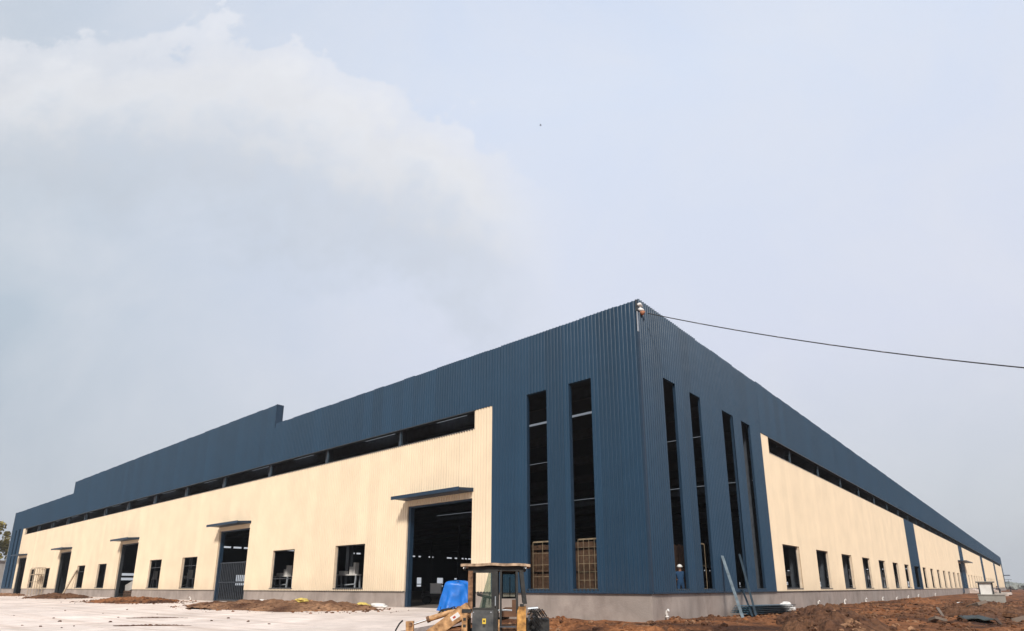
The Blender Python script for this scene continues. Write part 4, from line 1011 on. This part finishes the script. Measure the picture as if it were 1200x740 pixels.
# ------------------------------------------------------------------ beyond the building
gw = empty('grey_building', (-177, -6, 0), 'weathered grey walled shed beyond the far end of the sunlit facade', 'shed')
mb = MB(); mb.box(-10, 0, -24, 26, -.3, 7.6, 'grey_wall'); mb.build('wall', gw)
mb = MB(); mb.box(-10.4, .4, -24.4, 26.4, 7.6, 7.85, 'concrete'); mb.build('roof', gw)
for y in (-20, -9): mb = MB(); mb.box(-.1, .03, y, y + 1.8, 2.4, 4.6, 'frame'); mb.build('window', gw)
mb = MB()
mb = None
def tree(loc, h, r, seed, lb, group):
    t = empty('broadleaf_tree', loc, lb, 'tree', group); rr = random.Random(seed)
    mb = MB(); mb.tube([(0, 0, -.3), (.15, .1, h * .25), (.0, .2, h * .5), (.2, 0, h * .85)], [.38, .3, .2, .06], 'bark', 8)
    tips = []
    for k in range(11):
        z = h * rr.uniform(.28, .75); a = rr.uniform(0, 6.28); l = r * rr.uniform(.5, .95); e = (math.cos(a) * l, math.sin(a) * l, z + h * rr.uniform(.08, .25))
        mb.tube([(0, .1, z), (e[0] * .5, e[1] * .5, (z + e[2]) / 2 + .2), e], [.14, .09, .03], 'bark', 5); tips.append(e)
    mb.build('trunk', t)
    mb = MB(); cl = []
    for k in range(38):
        if k < 11: c = Vector(tips[k])
        else:
            a = rr.uniform(0, 6.28); q = r * math.sqrt(rr.random()); zz = rr.uniform(.22, 1.0); q *= math.sin(min(1, (1.08 - zz) * 2.0) * 1.57); c = Vector((math.cos(a) * q, math.sin(a) * q, h * zz))
        cl.append((c, rr.uniform(.7, 1.7)))
    for c, cr in cl:
        for k in range(110):
            d = Vector((rr.gauss(0, 1), rr.gauss(0, 1), rr.gauss(0, .8))); d = d.normalized() * cr * rr.random() ** .4; p = c + d; s = rr.uniform(.22, .46)
            u = Vector((rr.gauss(0, 1), rr.gauss(0, 1), rr.gauss(0, 1))).normalized(); v = u.orthogonal().normalized()
            mb.quad(p - u * s, p + v * s * .6, p + u * s, p - v * s * .6, 'leaf')
    mb.build('crown', t); return t
GT = 'trees beyond the sunlit end'
tree((-190, 6, 0), 17.5, 6.5, 1, 'tall olive-green tree rising just behind the end of the blue wall', GT)
tree((-193, 1, 0), 16.5, 6.5, 2, 'dense olive tree whose crown rises over the open end of the grey shed roof', GT)
tree((-192, 13, 0), 15.5, 6, 3, 'sparse olive tree behind the grey shed roof', GT)
# far-off wood on the right horizon, one mass
mb = MB(); rr = random.Random(21)
for k in range(260):
    a = rr.uniform(-.14, .05); D = rr.uniform(430, 700); d = (RT * .835 + HD).normalized(); d = Vector((d.x * math.cos(a) - d.y * math.sin(a), d.x * math.sin(a) + d.y * math.cos(a), 0)); p = CAM + d * D
    h = rr.uniform(1.5, 3.6); mb.lump((p.x, p.y, h * .7), (h * .9, h * .9, h * .8), 'far_leaf', k, .8, 2)
if mb.f: tag(mb.build('distant_wood'), 'hazy far-off wood along the horizon', 'wood', kind='stuff')

# ------------------------------------------------------------------ air
hz = bpy.data.materials.new('haze_air'); hz.use_nodes = True; nt = hz.node_tree; nt.nodes.clear()
o_ = nt.nodes.new('ShaderNodeOutputMaterial'); pv = nt.nodes.new('ShaderNodeVolumePrincipled')
HAZE = 0.0003
pv.inputs['Density'].default_value = HAZE; pv.inputs['Color'].default_value = (.86, .90, .95, 1); nt.links.new(pv.outputs[0], o_.inputs['Volume'])
if HAZE > 0:
    M['haze_air'] = hz; mb = MB(); mb.box(-3200, 3200, -3200, 3200, -2, 120, 'haze_air'); tag(mb.build('haze'), kind='stuff')

# ------------------------------------------------------------------ light and sky
SUN_EL = R(40); sd = Vector((.57 * math.cos(SUN_EL), -.822 * math.cos(SUN_EL), math.sin(SUN_EL)))
sl = bpy.data.lights.new('sun', 'SUN'); sl.energy = 3.6; sl.angle = R(8); sl.color = (1, .94, .86)
so = bpy.data.objects.new('sun', sl); COL.objects.link(so); so.rotation_euler = (-sd).to_track_quat('-Z', 'Y').to_euler(); so.location = (20, -40, 60)
w = bpy.data.worlds.new('World'); sc.world = w; w.use_nodes = True; nt = w.node_tree; N = nt.nodes; L = nt.links
bg = N['Background']; bg.inputs['Strength'].default_value = .1
sky = N.new('ShaderNodeTexSky'); sky.sky_type = 'NISHITA'; sky.sun_disc = False; sky.sun_elevation = SUN_EL; sky.sun_rotation = math.atan2(sd.x, sd.y)
sky.dust_density = 4; sky.air_density = 1.2
tc = N.new('ShaderNodeTexCoord'); vr = N.new('ShaderNodeVectorRotate'); vr.rotation_type = 'Z_AXIS'; vr.inputs['Angle'].default_value = -YAW
L.new(tc.outputs['Generated'], vr.inputs['Vector'])
sp = N.new('ShaderNodeSeparateXYZ'); L.new(vr.outputs[0], sp.inputs[0])
X, Y, Z = sp.outputs
Yp = mth(nt, 'MAXIMUM', Y, .15)
u = mth(nt, 'DIVIDE', X, Yp); v = mth(nt, 'DIVIDE', Z, Yp)
def rgb(r, g, b):
    f = lambda c: ((c / 255 + .055) / 1.055) ** 2.4 * 10.5
    return (f(r), f(g), f(b), 1)
def ramp(fac, stops, interp='LINEAR'):
    r = N.new('ShaderNodeValToRGB'); r.color_ramp.interpolation = interp
    while len(r.color_ramp.elements) < len(stops): r.color_ramp.elements.new(.5)
    for e, (p, c) in zip(r.color_ramp.elements, stops): e.position = p; e.color = c if len(c) == 4 else (*c, 1)
    L.new(fac, r.inputs['Fac']); return r.outputs['Color']
def mix(f, a, b):
    m = N.new('ShaderNodeMix'); m.data_type = 'RGBA'
    for s, q in (('Factor', f), ('A', a), ('B', b)):
        if isinstance(q, (int, float)): m.inputs[s].default_value = q
        elif isinstance(q, tuple): m.inputs[s].default_value = q
        else: L.new(q, m.inputs[s])
    return m.outputs['Result']
# hazy veil: elevation gradient (by z), paler away from the west
veilR = ramp(Z, [(0, rgb(194, 198, 203)), (.12, rgb(206, 211, 219)), (.35, rgb(219, 224, 240)), (.7, rgb(220, 230, 248)), (1, rgb(196, 212, 240))])
veilL = ramp(Z, [(0, rgb(174, 184, 191)), (.12, rgb(177, 188, 200)), (.35, rgb(184, 198, 210)), (.6, rgb(200, 210, 222)), (1, rgb(204, 215, 232))])
fx = mth(nt, 'SMOOTH_MIN', mth(nt, 'MAXIMUM', mth(nt, 'MULTIPLY_ADD', u, 1.05, 1.08), 0), 1, .3)
veil = mix(fx, veilL, veilR)
ns = N.new('ShaderNodeTexNoise'); ns.inputs['Scale'].default_value = 2.6; ns.inputs['Detail'].default_value = 9; ns.inputs['Roughness'].default_value = .6; ns.inputs['Distortion'].default_value = .4
cv = N.new('ShaderNodeCombineXYZ'); L.new(u, cv.inputs[0]); L.new(v, cv.inputs[1]); L.new(cv.outputs[0], ns.inputs['Vector'])
n1 = mth(nt, 'SUBTRACT', ns.outputs['Fac'], .5)
n2_ = N.new('ShaderNodeTexNoise'); n2_.inputs['Scale'].default_value = 7; n2_.inputs['Detail'].default_value = 8; n2_.inputs['Roughness'].default_value = .6; L.new(cv.outputs[0], n2_.inputs['Vector'])
n2 = mth(nt, 'SUBTRACT', n2_.outputs['Fac'], .5)
# the one cloud bank: upper edge as a curve of u
fc = N.new('ShaderNodeFloatCurve'); c = fc.mapping.curves[0]
E_ = [(-1.8, .95), (-1.4, 1.05), (-1.075, 1.06), (-.806, 1.09), (-.631, 1.09), (-.482, 1.06), (-.349, .99), (-.225, .95), (-.102, .87), (0, .80), (.082, .70), (.16, .55), (.4, .2)]
while len(c.points) < len(E_): c.points.new(.5, .5)
for p_, (a, b) in zip(c.points, E_): p_.location = ((a + 1.8) / 2.4, b / 1.5)
fc.mapping.update(); L.new(mth(nt, 'DIVIDE', mth(nt, 'ADD', u, 1.8), 2.4), fc.inputs['Value'])
edge = mth(nt, 'MULTIPLY', fc.outputs[0], 1.5)
d = mth(nt, 'SUBTRACT', edge, v)
d = mth(nt, 'ADD', d, mth(nt, 'ADD', mth(nt, 'MULTIPLY', n1, .36), mth(nt, 'MULTIPLY', n2, .34)))
cover = ramp(mth(nt, 'ADD', d, .1), [(.05, (0, 0, 0)), (.085, (.60, .60, .60)), (.20, (1, 1, 1)), (.40, (.6, .6, .6)), (.58, (0, 0, 0))], 'EASE')
lit = ramp(mth(nt, 'ADD', d, .1), [(.06, rgb(241, 241, 245)), (.22, rgb(233, 234, 237)), (.38, rgb(203, 210, 219)), (.62, rgb(193, 203, 214))], 'EASE')
fade = ramp(mth(nt, 'MULTIPLY_ADD', u, .5, .75), [(.0, (.9, .9, .9)), (.70, (1, 1, 1)), (.81, (0, 0, 0))], 'EASE')
cf = mth(nt, 'MULTIPLY', cover, mth(nt, 'MULTIPLY', fade, .85))
cf = mth(nt, 'MULTIPLY', cf, ramp(Y, [(.05, (0, 0, 0)), (.3, (1, 1, 1))]))
col = mix(mth(nt, 'MULTIPLY', mth(nt, 'MAXIMUM', mth(nt, 'ADD', n1, .1), 0), 1.1), veil, rgb(236, 236, 240))
lv = N.new('ShaderNodeVectorMath'); lv.operation = 'SCALE'; L.new(lit, lv.inputs[0]); L.new(mth(nt, 'MULTIPLY_ADD', n2, .34, mth(nt, 'MULTIPLY_ADD', n1, .14, 1.0)), lv.inputs['Scale'])
col = mix(cf, col, lv.outputs[0])
final = mix(.08, col, sky.outputs[0])
L.new(final, bg.inputs['Color'])

sc.view_settings.view_transform = 'Standard'; sc.view_settings.look = 'None'; sc.view_settings.exposure = 0; sc.view_settings.gamma = 1
sc.view_settings.use_curve_mapping = False
sc.render.engine = 'CYCLES'; sc.cycles.max_bounces = 6; sc.cycles.diffuse_bounces = 4; sc.cycles.use_denoising = True
sc.cycles.transparent_max_bounces = 8; sc.render.film_transparent = False
